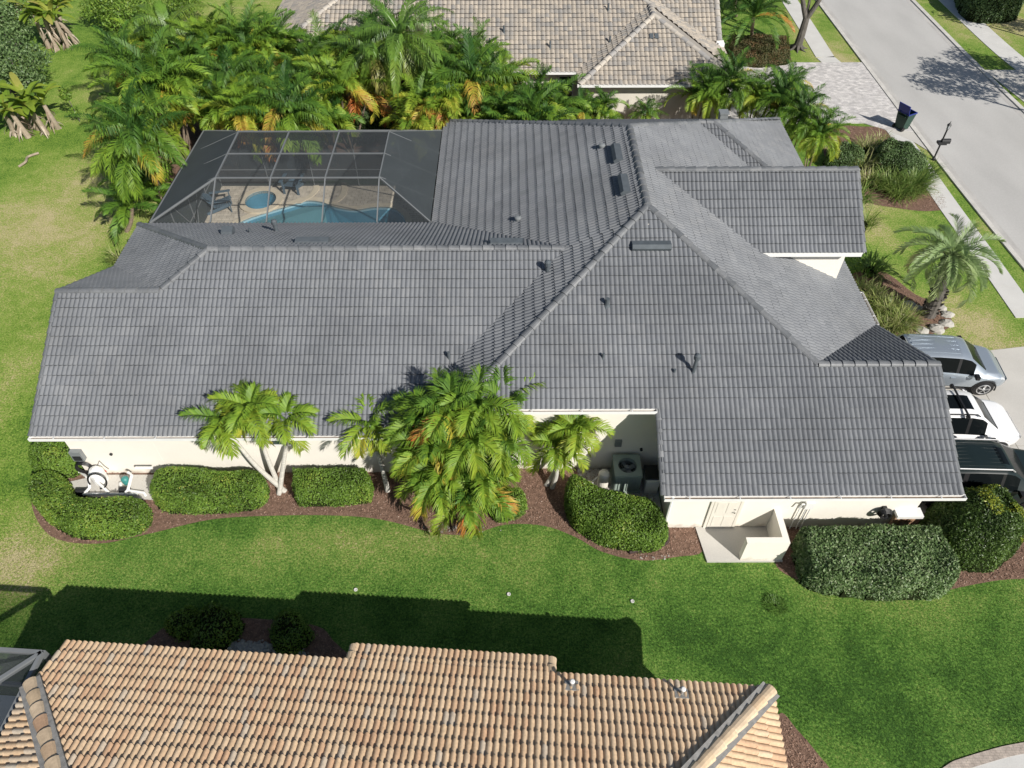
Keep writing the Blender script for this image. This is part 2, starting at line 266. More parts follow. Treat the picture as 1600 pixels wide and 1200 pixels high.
# ---------------- roof builders ----------------
def hsh(a,b,c=0): 
    x=np.sin(a*127.1+b*311.7+c*74.7)*43758.5453; return x-np.floor(x)
def tiles(mb,poly,per=.15,course=.33,h=.046,tk=.024,sub=5,unit=2,tint=lambda r,u,v:r,seed=0,over=0.):
    poly=np.array(poly,float);n=np.zeros(3)
    for i in range(len(poly)): n+=np.cross(poly[i],poly[(i+1)%len(poly)])
    n=norm(n); n=n if n[2]>0 else -n
    v=norm(np.array([0,0,1.])-n*n[2]);u=np.cross(v,n);O=poly[np.argmin(poly[:,2])]
    pu=(poly-O)@u;pv=(poly-O)@v;gu=float(np.dot(O,u))
    du=per/sub;i0=math.floor((pu.min()+gu)/per)*sub-sub;i1=math.ceil((pu.max()+gu)/per)*sub+sub
    us=np.arange(i0,i1+1)*du-gu;ph=((us+gu)/per)%1.0
    prof=h*np.abs(np.sin(math.pi*np.clip((ph-.1)/.9,0,1)))**.62
    nc=int(math.ceil(pv.max()/course))+1;rows=[];off=[]
    for j in range(-1 if pv.min()<0 else 0,nc):
        rows.append(j*course-over*(j==0)-prof*.5);off.append(prof+tk)
        rows.append(np.full_like(us,(j+1)*course-.017)-prof*.5);off.append(prof*.93)
        rows.append(np.full_like(us,(j+1)*course-.004)-prof*.5);off.append(prof*.5-.008)
    rows=np.array(rows);off=np.array(off);nr,nu=rows.shape
    rows=rows+.006*np.sin((us+gu)[None,:]*2.1+np.arange(nr)[:,None]//3*1.7)+.004*np.sin((us+gu)[None,:]*7.3+np.arange(nr)[:,None]//3*2.9)
    V=O+us[None,:,None]*u+rows[:,:,None]*v+off[:,:,None]*n; V=V.reshape(-1,3)
    a=np.arange(nr-1)[:,None]*nu+np.arange(nu-1)[None,:];F=np.stack([a,a+1,a+nu+1,a+nu],-1).reshape(-1,4)
    me=bpy.data.meshes.new('t');me.from_pydata(V.tolist(),[],F.tolist());bm=bmesh.new();bm.from_mesh(me)
    c=poly.mean(0)
    for i in range(len(poly)):
        A=poly[i];e=poly[(i+1)%len(poly)]-A;pn=norm(np.cross(e,n))
        if np.dot(pn,c-A)>0: pn=-pn
        bmesh.ops.bisect_plane(bm,geom=bm.verts[:]+bm.edges[:]+bm.faces[:],plane_co=A+pn*(over if abs(e[2])<1e-3 and np.dot(pn,v)<-.9 else 0.),plane_no=pn,clear_outer=True,dist=1e-5)
    bm.verts.index_update();VV=np.array([x.co[:] for x in bm.verts]);FF=[tuple(q.index for q in f.verts) for f in bm.faces]
    bm.free();bpy.data.meshes.remove(me)
    if not FF:return
    C=np.array([VV[list(f)].mean(0) for f in FF]);cu=(C-O)@u+gu;pm=((cu/per)%1.0);prof_m=h*np.abs(np.sin(math.pi*np.clip((pm-.1)/.9,0,1)))**.62;cv=(C-O)@v+.012
    iu=np.floor(cu/(per*unit)+.0);iv=np.floor(cv/course);iu=iu+0
    T=np.clip(tint(hsh(iu,iv,seed),iu,iv),.02,1);fr=(C-O)@v+prof_m*.5;fr=fr/course-np.floor(fr/course);T=np.where(fr>1-.018/course,0,T);mb.add(VV,FF,list(T))
    # deck slab below
    k=len(poly);lo=poly-n*.02;lo2=poly-n*.09;mb.add(np.concatenate([lo,lo2]),[tuple(range(k)),tuple(range(k,2*k))[::-1]]+[(i,(i+1)%k,k+(i+1)%k,k+i) for i in range(k)],.3)
def caps(mb,A,B,r=.115,seg=.38,lift=.045,tint=None,m=0):
    A=np.array(A,float);B=np.array(B,float);L=np.linalg.norm(B-A);n=max(1,int(round(L/seg)));d=(B-A)/L
    up=np.array([0,0,1.]);s=norm(np.cross(d,up));up=np.cross(s,d)
    for i in range(n):
        p0=A+d*L*i/n;p1=A+d*(L*(i+1)/n+.05);V=[]
        for p,rr,z in((p0,r*1.08,lift+.012),(p1,r*.92,lift-.012)):
            for j in range(8):
                an=math.pi*j/7;V.append(p+s*math.cos(an)*rr+up*(math.sin(an)*rr*.75+z-.06))
        F=[(j,j+1,8+j+1,8+j) for j in range(7)]+[tuple(range(8)),tuple(range(15,7,-1))]
        mb.add(V,F,(tint() if tint else random.random()),m)
def gutter(parent,a,b,out,mt='white'):
    "open box gutter along eave a-b; out = outward horizontal unit vector"
    a=np.array(a,float);b=np.array(b,float);o=np.array([out[0],out[1],0.]);g=MB();W=.13
    g.bar(a+o*W+[0,0,-.03],b+o*W+[0,0,-.03],.012,.12,m=0);g.bar(a+o*.0+[0,0,-.04],b+[0,0,-.04],.012,.14,m=0)
    g.bar(a+o*W/2+[0,0,-.085],b+o*W/2+[0,0,-.085],W-.02,.012,m=0)
    d=norm(b-a)
    for e in(a+d*.008,b-d*.008): g.bar(e+o*.01+[0,0,-.03],e+o*(W-.01)+[0,0,-.03],.012,.1,m=0)
    g.bar(a+d*.03+o*W/2+[0,0,-.07],b-d*.03+o*W/2+[0,0,-.07],W-.03,.012,m=1)
    L=np.linalg.norm(b-a);n=max(2,int(L/1.45))
    for i in range(n):
        p=a+(b-a)*(i+.5)/n;g.bar(p+[0,0,.012],p+o*(W+.005)+[0,0,.035],.03,.012,m=0)
    return g.build('gutter',[M[mt],M['gut_in']],parent)
# ---------------- planting builders ----------------
def inpoly(P,poly):
    poly=np.array(poly)[:,:2];x=P[:,0];y=P[:,1];ins=np.zeros(len(P),bool);j=len(poly)-1
    for i in range(len(poly)):
        xi,yi=poly[i];xj,yj=poly[j];c=((yi>y)!=(yj>y))&(x<(xj-xi)*(y-yi)/(yj-yi+1e-12)+xi);ins^=c;j=i
    return ins
def pdist(P,poly):
    poly=np.array(poly)[:,:2];D=np.full(len(P),1e9)
    for i in range(len(poly)):
        a=poly[i];b=poly[(i+1)%len(poly)];ab=b-a;t=np.clip(((P-a)@ab)/(ab@ab+1e-12),0,1);D=np.minimum(D,np.linalg.norm(P-(a+t[:,None]*ab),axis=1))
    return D
def HP(pts,h):
    vm=(min(p[1] for p in pts)+max(p[1] for p in pts))/2;R_=(max(p[1] for p in pts)-min(p[1] for p in pts))/2
    return [G(u,v,h*float(np.clip(.25-(v-vm)/R_*.5,0,.45))) for u,v in pts]
def smooth(pts,k=6,closed=True):
    P=np.array([p[:2] for p in pts],float);n=len(P);out=[]
    for i in range(n if closed else n-1):
        if closed:p0,p1,p2,p3=P[i-1],P[i],P[(i+1)%n],P[(i+2)%n]
        else:p0,p1,p2,p3=P[max(i-1,0)],P[i],P[i+1],P[min(i+2,n-1)]
        for j in range(k):
            t=j/k;out.append(.5*((2*p1)+(-p0+p2)*t+(2*p0-5*p1+4*p2-p3)*t*t+(-p0+3*p1-3*p2+p3)*t**3))
    if not closed:out.append(P[-1])
    return out
def leafquads(P,Nn,size,asp,rg,spread=.9):
    n=len(P);d=norm(Nn+rg.normal(0,spread,(n,3)));a=norm(np.cross(d,rg.normal(0,1,(n,3))));b=np.cross(d,a)
    s=size*rg.uniform(.6,1.3,(n,1));w=s*asp
    V=np.stack([P-a*s,P+b*w-d*s*.15,P+a*s,P-b*w-d*s*.15],1).reshape(-1,3);F=np.arange(n*4).reshape(-1,4);return V,F
def mound(name,label,cat,poly,h,r,leaf=.035,dens=900,mt='hedgeleaf',group=None,lump=.035,tf=None,seed=1,asp=.5,powr=2.6,core=True,parent=None):
    rg=np.random.default_rng(seed);poly=np.array([p[:2] for p in poly],float);c=poly.mean(0);lo=poly.min(0);hi=poly.max(0)
    ph=rg.uniform(0,6.28,8);fr=rg.uniform(2.,6.,(8,2))*rg.choice([-1,1],(8,2))
    def lum(P): return lump*sum(np.sin(P[:,0]*fr[i,0]+P[:,1]*fr[i,1]+ph[i]) for i in range(8))/2.5
    def hf(P):
        d=pdist(P,poly);ins=inpoly(P,poly);q=np.clip(1-d/r,0,1);z=h*np.maximum(1-q**powr,0)**(1/powr)+lum(P)*np.clip(d/r*2,0,1);return np.where(ins,z,0)
    root=thing(name,label,cat,(c[0],c[1],0),group=group)
    A=np.prod(hi-lo);n=int(A*dens);P=rg.uniform(lo,hi,(n,2));P=P[inpoly(P,poly)];Z=hf(P)
    e=.04;gx=(hf(P+[e,0])-hf(P-[e,0]))/(2*e);gy=(hf(P+[0,e])-hf(P-[0,e]))/(2*e)
    Nn=norm(np.stack([-gx,-gy,np.ones(len(P))],1));Q=np.column_stack([P,Z])+Nn*rg.normal(-.01,.025,(len(P),1))
    pe=np.roll(poly,-1,0)-poly;ln=np.linalg.norm(pe,axis=1);m_=int(ln.sum()*h*dens*1.1)
    k=rg.choice(len(poly),m_,p=ln/ln.sum());t=rg.uniform(0,1,(m_,1));zz=rg.uniform(0,.97,m_)**.9
    ar=.5*np.sum(poly[:,0]*np.roll(poly[:,1],-1)-np.roll(poly[:,0],-1)*poly[:,1]);sg=1 if ar>0 else -1
    on=np.stack([pe[k,1],-pe[k,0]],1)*sg;on=on/np.linalg.norm(on,axis=1,keepdims=True)
    ins_=r*(1-np.maximum(1-zz**powr,0)**(1/powr));S=poly[k]+pe[k]*t-on*ins_[:,None]
    lu=lum(S)*.6;S=S+on*(lu[:,None]+rg.normal(0,.025,(m_,1)));Q2=np.column_stack([S,zz*h]);N2=np.column_stack([on,np.full(m_,.25)])
    Q=np.concatenate([Q,Q2]);Nn=np.concatenate([Nn,N2]);V,F=leafquads(Q,Nn,leaf,asp,rg)
    T=rg.uniform(0,1,len(Q))*.55+.2+.25*np.sin(Q[:,0]*2.3+Q[:,1]*1.7+ph[0])*np.sin(Q[:,1]*3.1-Q[:,0]+ph[1])
    if tf is not None:T=tf(Q,T,rg)
    T=np.clip(T,0,1);mb=MB();mb.addq(V,F,T);off=(c[0],c[1],0);mb.build('foliage',M[mt],root,fixn=False,off=off)
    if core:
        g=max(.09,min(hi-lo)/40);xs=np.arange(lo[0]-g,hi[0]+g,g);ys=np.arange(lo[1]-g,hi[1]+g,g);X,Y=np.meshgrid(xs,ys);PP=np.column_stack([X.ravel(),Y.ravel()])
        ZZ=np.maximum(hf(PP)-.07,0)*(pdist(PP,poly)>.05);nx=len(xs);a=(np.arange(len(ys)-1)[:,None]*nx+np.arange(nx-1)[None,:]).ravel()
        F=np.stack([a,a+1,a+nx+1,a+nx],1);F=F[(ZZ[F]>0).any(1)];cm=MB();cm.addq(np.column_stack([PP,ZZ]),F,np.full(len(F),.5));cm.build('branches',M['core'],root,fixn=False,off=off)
    return root
def frond(mb,o,az,e0,L,B,pairs,lL,lW,vee,droop,tint,rg,ttip=0,m=0,start=.16,rw=.018,tw=0,fold=55):
    N=12;P=[np.array(o,float)];T=[];
    for i in range(N):
        t=(i+.5)/N;el=e0-B*t**1.35;a=az+tw*t;d=np.array([math.cos(el)*math.cos(a),math.cos(el)*math.sin(a),math.sin(el)]);T.append(d);P.append(P[-1]+d*L/N)
    T.append(T[-1]);P=np.array(P);T=np.array(T)
    mb.tube(P,np.linspace(rw,.004,N+1),3,tint*.6+.2,m,cap=False)
    tt=np.linspace(start,.985,pairs);tt=np.repeat(tt,2)+rg.normal(0,.006,pairs*2);tt=np.clip(tt,0,.99);sd=np.tile([1.,-1.],pairs)
    f=tt*N;i=f.astype(int);fr=(f-i)[:,None];p=P[i]*(1-fr)+P[i+1]*fr;tg=norm(T[i]*(1-fr)+T[np.minimum(i+1,N)]*fr)
    S=norm(np.cross(tg,np.array([0,0,1.])+1e-4));Nn=np.cross(S,tg)
    u=(tt-start)/(1-start);l=lL*(np.sin(math.pi*(.12+.8*u))**.7)*rg.uniform(.88,1.1,len(tt))
    an=np.radians(fold-25*u+rg.normal(0,5,len(tt)))[:,None]
    D=norm(S*sd[:,None]*np.sin(an)+tg*np.cos(an)+Nn*(vee+rg.normal(0,.08,(len(tt),1))))
    D2=norm(D+np.array([0,0,-1.])*droop*rg.uniform(.6,1.4,(len(tt),1)));w=norm(tg-D*np.sum(tg*D,1,keepdims=True))*lW/2
    l=l[:,None];mid=p+D*l*.5;V=np.stack([p-w*.6,p+w*.6,mid+w,mid-w,mid+D2*l*.5],1).reshape(-1,3);b=np.arange(len(tt))*5
    F=[x for q in b for x in((q,q+1,q+2,q+3),(q+3,q+2,q+4))]
    T2=np.repeat(np.clip(tint+rg.normal(0,.05,len(tt))-ttip*u**2,0,1),2)
    mb.add(V,F,list(T2),m)
def crown(mb,o,n,L,rg,e=(75,-15),B=(50,95),pairs=26,lL=.5,lW=.04,vee=.35,droop=.6,tint=(.45,.8),ttip=.1,yellow=.1,az0=None,**k):
    az0=rg.uniform(0,6.28) if az0 is None else az0
    for i in range(n):
        q=(i+.5)/n;el=R(e[0]+(e[1]-e[0])*q**.9+rg.normal(0,5));az=az0+i*2.39996+rg.normal(0,.15)
        tn=tint[1]+(tint[0]-tint[1])*q+rg.normal(0,.06)
        tp=ttip
        if q>.6 and rg.random()<yellow: tn=rg.uniform(.05,.3)
        frond(mb,np.array(o)+rg.normal(0,.02,3),az,el,L*rg.uniform(.7,1.12)*(1-.25*(q<.12)),R(B[0]+(B[1]-B[0])*q),pairs,lL,lW,vee,droop,tn,rg,tp,tw=rg.normal(0,.2),**k)
def leafball(mb,c,rad,n,size,rg,asp=.5,shell=.35):
    d=norm(rg.normal(0,1,(n,3)));rr=(1-shell*rg.random((n,1))**1.5)
    lum=1+.18*np.sin(d[:,:1]*5+c[0])*np.sin(d[:,1:2]*4+c[1])+.12*np.sin(d[:,2:3]*7+c[2]);P=np.array(c)+d*rr*lum*np.array(rad);V,F=leafquads(P,d,size,asp,rg);mb.addq(V,F,rg.uniform(.1,.9,n))
# ---------------- flat ground sheets ----------------
def sheet(name,pts,z,m,th=0,label=None,kind='structure',parent=None):
    mb=MB();P=[(p[0],p[1]) for p in pts]
    if th: mb.prism(P,'z',z-th,z)
    else: mb.add([(x,y,z) for x,y in P],[tuple(range(len(P)))])
    o=mb.build(name,M[m],parent)
    if kind and parent is None:o['kind']=kind
    if not th:
        if o.data.polygons[0].normal.z<0:o.data.flip_normals()
    return o
# lawn grid with dry patches
def axis(lo,hi,st,far):
    a=list(np.arange(lo,hi+1e-6,st));o=[];d=st
    while a[0]-sum(o)>-far: d*=1.6;o.append(d)
    L=[];x=a[0]
    for q in o:x-=q;L.append(x)
    H=[];x=a[-1]
    for q in o:x+=q;H.append(x)
    return np.array(L[::-1]+a+H)
xs=axis(-34,42,.4,420);ys=axis(0,62,.4,420);X,Y=np.meshgrid(xs,ys);PP=np.column_stack([X.ravel(),Y.ravel(),np.zeros(X.size)])
DRY=[(100,340,130,45,.5,40),(60,370,60,60,.35,0),(40,870,75,45,.65,0),(15,600,30,120,.35,0),(30,480,40,60,.2,0),(550,845,130,22,.4,0),(690,870,200,30,.2,0),(200,900,150,28,.12,0),(330,950,200,30,-.1,0),(150,150,60,30,.3,0),(170,260,70,30,.35,0),(380,15,80,20,.3,0),(150,700,60,60,.0,0),
 (1410,930,160,22,.22,0),(1560,960,120,25,.15,0),(1500,400,0,0,0,0),(1390,350,40,40,.45,0),(1520,510,50,40,.75,0),(1560,550,30,25,.4,0),(1345,330,25,40,.5,0),(1270,70,20,40,.4,0),(1300,90,30,30,.45,0),(1440,225,25,20,.5,0),(1545,45,60,15,.4,0),(1590,30,30,20,.4,0),(1330,1090,120,50,-.12,0),(1100,1000,200,60,-.08,0),(1400,1090,250,80,-.15,0),(700,950,120,50,-.05,0)]
dry=np.full(len(PP),.34)
for u,v,su,sv,a,_ in DRY:
    if su==0:continue
    c=G(u,v);ex=abs(G(u+su,v)[0]-c[0]);ey=abs(G(u,v-sv)[1]-c[1]);dry+=a*.75*np.exp(-.5*(((PP[:,0]-c[0])/ex)**2+((PP[:,1]-c[1])/ey)**2))
left=np.clip((-12-PP[:,0])/4,0,1)*np.clip((PP[:,1]-8)/6,0,1);dry+=left*.03;lime=np.maximum(left,np.clip((PP[:,0]-13)/2,0,1)*np.clip((PP[:,1]-17)/3,0,1)*.7)
dry+=np.clip((PP[:,1]-50)/10,0,1)*.1+np.clip((PP[:,0]-20)/2,0,1)*.15*(PP[:,1]>24)
me=bpy.data.meshes.new('lawn');nx=len(xs);a=(np.arange(len(ys)-1)[:,None]*nx+np.arange(nx-1)[None,:]).ravel();F=np.stack([a,a+1,a+nx+1,a+nx],1)
from_c=None
# leave the pool hollow open in the lawn
POOLBOX=(-14.45,24.95,-3.0,32.55)
cx=PP[F].mean(1);keep=~((cx[:,0]>POOLBOX[0]+.3)&(cx[:,0]<POOLBOX[2]-.3)&(cx[:,1]>POOLBOX[1]+.3)&(cx[:,1]<POOLBOX[3]-.3));F=F[keep]
me.from_pydata(PP.tolist(),[],F.tolist());me.materials.append(M['lawn']);at=me.attributes.new('dry','FLOAT','POINT');at.data.foreach_set('value',dry.astype(np.float32))
at=me.attributes.new('lime','FLOAT','POINT');at.data.foreach_set('value',lime.astype(np.float32));lawn=bpy.data.objects.new('lawn',me);col.objects.link(lawn);lawn['kind']='structure'
def onY(u,v,y):
    d=_F+(u-800)/FPX*_R+(600-v)/FPX*_U; t=y/d[1]; return np.array([0,0,CH])+t*d
# =============== roads and paving ===============
def kx(Y,e=0): return 22.58+.0038*max(0,39-Y)**2*.45+e
Ys=[-60,-10,5,15,20,24,27,30,33,36,39,43,48,57,80,200]
L_=[(kx(y),y) for y in Ys];Rr=[(29.55+.0055*max(0,48-y)**1.6,y) for y in Ys]
sheet('road',[(x+.45,y) for x,y in L_]+[(x-.45,y) for x,y in Rr[::-1]],.008,'road')
sheet('gutter_strip',[(x+.1,y) for x,y in L_]+[(x+.47,y) for x,y in L_[::-1]],.012,'kerbd')
sheet('gutter_strip',[(x-.47,y) for x,y in Rr]+[(x-.1,y) for x,y in Rr[::-1]],.012,'kerbd')
sheet('kerb',[(x-.12,y) for x,y in L_]+[(x+.12,y) for x,y in L_[::-1]],.07,'kerb',th=.1)
sheet('kerb',[(x-.12,y) for x,y in Rr]+[(x+.15,y) for x,y in Rr[::-1]],.07,'kerb',th=.1)
wl=[(20.55,200),(20.3,80),(19.95,57),(19.75,47),(19.95,46.2)];
def walk(pts,wd,nm='pavement'):
    mb=MB();P=np.array(smooth(pts,5,False));seg=0
    d=np.gradient(P,axis=0);d/=np.linalg.norm(d,axis=1,keepdims=True);nrm=np.stack([-d[:,1],d[:,0]],1)
    dist=np.concatenate([[0],np.cumsum(np.linalg.norm(np.diff(P,axis=0),axis=1))]);k=np.arange(0,dist[-1],1.5)
    for a in k:
        b=min(a+1.485,dist[-1]);q=[np.array([np.interp(t,dist,P[:,0]),np.interp(t,dist,P[:,1])]) for t in(a,b)];nn=[norm(np.array([np.interp(t,dist,nrm[:,0]),np.interp(t,dist,nrm[:,1])])) for t in(a,b)]
        if b-a<.1:continue
        V=[q[0]-nn[0]*wd/2,q[1]-nn[1]*wd/2,q[1]+nn[1]*wd/2,q[0]+nn[0]*wd/2];mb.prism([tuple(v) for v in V],'z',-.05,.028,random.random())
    o=mb.build(nm,M['walk']);o['kind']='structure';return o
walk([(21.05,200),(20.9,90),(20.55,57),(20.35,47.5)],1.2)
walk([(20.35,47.5),(20.55,46.6)],1.2)
walk([(21.5,38.1),(21.5,34),(21.45,31),(21.47,27),(21.45,22.6)],1.05)
walk([(21.45,14.),(21.5,5),(21.5,-20)],1.05)
walk([(32.3,120),(32.3,70),(32.25,57),(32.3,48),(32.9,42),(33.2,30),(33.2,0)],1.5)
# neighbour paver drive, far drives, own drive
sheet('paver_driveway',[(12.4,38.9),(12.4,46.72),(22.46,46.72),(22.46,37.9),(20.95,38.15),(20,38.9)],.034,'paver',th=.08)
sheet('driveway_apron',[(20.98,38.2),(22.45,38.0),(22.46,35.9),(22.0,36.9)],.031,'concrete',th=.08)
sheet('driveway',[G(1487,0+66)[:2],G(1510,66)[:2]],.02,'concrete') if 0 else None
sheet('far_driveway',[(29.75,45.6),(40,45.6),(46,50),(46,38),(31.2,39.2),(30.5,39.2)],.032,'concrete',th=.08)
for k_,pp in enumerate([[(12.7,12.9),(17.8,12.9),(17.8,15.9),(12.7,15.9)],[(12.7,15.92),(17.8,15.92),(17.8,20.45),(12.7,20.45)],[(17.82,12.9),(22.45,12.2),(22.8,15.9),(17.82,15.9)],[(17.82,15.92),(22.8,15.92),(22.6,21.2),(17.82,20.5)]]): sheet('driveway',pp,.03,'concrete',th=.08)
pt=smooth([G(1440,1225),G(1480,1195),(11.6,5.75),G(1560,1168),G(1600,1160),(14.6,6.35),(17,6.4),(22.4,5.8)],6,False)
ptn=[np.array(p)+np.array([.12,-.24])*min(1,1) for p in pt]
sheet('paver_edging',[tuple(p) for p in pt]+[tuple(p) for p in ptn[::-1]],.03,'edging',th=.06)
sheet('path',[tuple(p) for p in ptn]+[(22.4,-8),(9,-8)],.024,'walk',th=.05)
# mulch beds
def bed(px,seed,world=False,extra=0):
    P=smooth(px if world else GP(px),5);sheet('mulch_bed',P,.012,'mulchbase');return P
beds=[]
beds.append(bed([(62,745),(50,790),(80,838),(150,850),(230,835),(330,812),(430,806),(530,806),(600,813),(680,833),(735,835),(790,820),(850,822),(900,840),(940,862),(1000,876),(1060,870),(1097,862),(1090,825),(1040,815),(1000,740),(880,700),(600,700),(300,700),(110,710)],1))
beds.append(bed([(1235,800),(1210,875),(1250,908),(1330,930),(1420,935),(1500,918),(1560,907),(1660,895),(1700,840),(1660,770),(1480,800)],2))
beds.append(bed([(1218,1115),(1245,1140),(1275,1175),(1300,1215),(1240,1230),(1200,1180)],3))
beds.append(bed([(250,985),(330,965),(480,975),(520,1000),(545,1060),(230,1050)],4))
beds.append(bed([(1295,200),(1345,198),(1385,205),(1440,260),(1480,318),(1455,330),(1400,325),(1345,310),(1290,250)],5))
beds.append(bed([(1330,430),(1380,425),(1430,460),(1475,480),(1485,510),(1440,525),(1380,520),(1340,480)],6))
beds.append(bed([(-17.5,33),(-18.6,38.5),(-10,40),(4,39.9),(13,38.8),(13.4,34.3),(0,33.7),(-10,33.1)],7,True))
beds.append(bed([(1130,98),(1125,70),(1160,62),(1215,68),(1235,90),(1225,99)],8))
mb=MB();rg=np.random.default_rng(5)
for bi,b in enumerate(beds):
    if bi==6:continue
    B=np.array(b);lo,hi=B.min(0),B.max(0);n=int(np.prod(hi-lo)*(420 if bi<3 else 200));P=rg.uniform(lo,hi,(n,2));P=P[inpoly(P,B)];dd=pdist(P,B);P=P[rg.random(len(P))<np.clip(dd/.12+.25,0,1)]
    n=len(P);V,F=leafquads(np.column_stack([P,np.full(n,.03)+rg.random(n)*.02]),np.tile([0,0,1.],(n,1)),.03,.33,rg,.35);mb.addq(V,F,rg.beta(1.6,2.2,n))
tag(mb.build('bark_mulch',M['chip'],fixn=False),'reddish brown bark mulch chips covering the planting beds','mulch',kind='stuff')
# fallen chips / pale pebbles in the bed edge
mb=MB()
for (u,v,su,sv,n) in [(710,825,45,6,70),(1030,872,30,4,12),(1380,930,60,3,10)]:
    for i in range(n):
        p=G(u+rg.normal(0,su/2),v+rg.normal(0,sv/2));r=rg.uniform(.02,.045);mb.lathe([(r*.6,0),(r,r*.4),(r*.6,r*.8)],p,5,rg.random())
tag(mb.build('pebbles',M['stone']),'pale pebbles along the mulch edge under the palms','pebbles',kind='stuff')
mb=MB()
for (u,v,su,sv,n) in [(400,1014,38,9,260),(375,1010,20,7,120),(465,1019,12,5,60)]:
    for i in range(n):
        p=G(u+rg.normal(0,su/2),v+rg.normal(0,sv/2));r=rg.uniform(.03,.07);mb.lathe([(r*.6,0),(r,r*.5),(r*.5,r)],p,6,rg.random())
tag(mb.build('white_gravel',M['stone']),'heap of white gravel in the shaded bed behind the orange roof','gravel',kind='stuff')

# grass blades of the near lawn
mb=MB();n=170000;P=rg.uniform([-20,3.5],[21,14.6],(n,2));P=P[(P[:,1]<14.2)|(P[:,0]<-14.8)]
P2=rg.uniform([-24,14.6],[-14.9,30],(26000,2));P=np.concatenate([P,P2])
for b in beds[:4]:
    B_=np.array(b);P=P[~inpoly(P,B_)]
P=P[~((P[:,0]>5.9)&(P[:,0]<8.5)&(P[:,1]>11.38))];P=P[~((P[:,0]>10.9)&(P[:,1]<6.5)&inpoly(P,np.array(list(ptn)+[(22.4,-8),(9,-8)])))]
n=len(P);a_=rg.uniform(0,6.283,n);hh=rg.uniform(.025,.06,n);le=rg.uniform(.0,.05,n);wv=np.stack([np.cos(a_),np.sin(a_)],1)*.007;d_=rg.uniform(0,6.283,n)
V=np.zeros((n,3,3));V[:,0,:2]=P-wv;V[:,1,:2]=P+wv;V[:,2,:2]=P+np.stack([np.cos(d_),np.sin(d_)],1)*le[:,None];V[:,2,2]=hh
xi=np.clip(np.searchsorted(xs,P[:,0]),0,len(xs)-1);yi=np.clip(np.searchsorted(ys,P[:,1]),0,len(ys)-1);dv=dry[yi*len(xs)+xi]
mb.addq(V.reshape(-1,3),np.arange(n*3).reshape(-1,3),np.clip(rg.normal(.3,.2,n)+(dv-.34)*.9,0,1))
M['blade']=mat('lawn blades',[(0,(.03,.085,.012)),(.35,(.095,.185,.03)),(.65,(.22,.3,.06)),(1,(.45,.42,.2))],rough=.6,scale=.6,var=.2,trans=.3,spec=.2)
tag(mb.build('grass',M['blade'],fixn=False),'short green blades of the near lawn between the two houses','grass',kind='stuff')
# =============== main house ===============
H=thing('grey_roof_house','large cream stucco house with slate grey tiled roof in the middle','house',(0,20,0),world=True)
s=.4944
mb=MB();gt=lambda r,u,v:.5+(r-.5)*.42+.08*np.sin(u*.13+v*.21)-.25*(hsh(u,v,4.4)>.97)
def rp(*pts,**k): tiles(mb,[list(map(float,p)) for p in pts],tint=gt,**k)
def zl_(y): return 2.658+s*(y-14.37)
def ze(y): return 2.569+s*(y-12.15)
def zc_(x): return 3.0+s*(x+3.1155)
def zd_(x): return 2.53+s*(13.13-x)
XL=-14.87
ap=(4.53,20.66,6.78)
rp((XL,14.37,zl_(14.37)),(-11.5,14.37,zl_(14.37)),(-11.5,18.75,zl_(18.75)),(XL,18.75,zl_(18.75)),over=.03)
rp((-11.5,14.37,zl_(14.37)),(-3.81,14.37,zl_(14.37)),(1.92,20.1,zl_(20.1)),(-10.1,20.1,zl_(20.1)),(-11.5,18.75,zl_(18.75)),over=.03)
zr=zl_(20.1);zb=lambda y:zr-s*(y-20.1)
rp((-10.1,20.1,zr),(1.92,20.1,zr),(-2.87,24.9,zb(24.9)),(-14.9,24.9,zb(24.9)))
zw=lambda x:zb(24.9)+s*(x+14.9)
rp((-10.1,20.1,zr),(-14.9,24.9,zw(-14.9)),(-14.9,22.15,zw(-14.9)),(-11.5,18.75,zw(-11.5)))
zdd=lambda y:zl_(18.75)-s*(y-18.75)
rp((XL,18.75,zdd(18.75)),(-11.5,18.75,zdd(18.75)),(XL,22.12,zdd(22.12)))
rp((1.92,20.1,zc_(1.92)),(-3.12,25.14,3.0),(-3.12,33.57,3.0),(4.53,25.92,zc_(4.53)),(4.53,20.66,zc_(4.53)),(3.97,20.1,zc_(3.97)),course=.36)
rp((1.92,20.1,zc_(1.92)),(3.97,20.1,zc_(3.97)),(-1.64,14.5,zc_(-1.64)),(-3.68,14.5,zc_(-3.68)),course=.36)
rp(ap,(-.38,15.75,ze(15.75)),(9.44,15.75,ze(15.75)))
rp((-1.64,14.5,ze(14.5)),(13.15,14.5,ze(14.5)),(13.15,15.75,ze(15.75)),(-.38,15.75,ze(15.75)),over=.03)
rp((4.47,12.15,ze(12.15)),(13.15,12.15,ze(12.15)),(13.15,14.5,ze(14.5)),(4.47,14.5,ze(14.5)),over=.03)
rp((9.44,15.75,ze(15.75)),(13.15,15.75,ze(15.75)),(13.13,19.42,ze(15.75)-s*3.67))
rp((4.53,20.66,zd_(4.53)),(9.44,15.75,zd_(9.44)),(13.13,19.4,zd_(13.13)),(13.13,24.4,zd_(13.13)),(8.07,29.46,zd_(8.07)),(4.53,25.92,zd_(4.53)))
zn=lambda y:5.05-s*(29.5-y)
rp((8.07,29.5,zn(29.5)),(8.73,29.5,zn(29.5)),(13.2,25.04,zn(25.04)),(12.5,25.04,zn(25.04)))
z2=lambda x:5.05-s*(x-8.73)
rp((8.73,29.5,z2(8.73)),(13.2,33.98,z2(13.2)),(13.2,25.04,z2(13.2)))
rp((-3.12,33.57,3.0),(4.53,25.92,6.78),(8.07,29.46,5.03),(13.2,33.98,2.84),(13.2,34.0,2.83)) if 0 else None
zno=lambda y:6.78-s*(y-25.92)
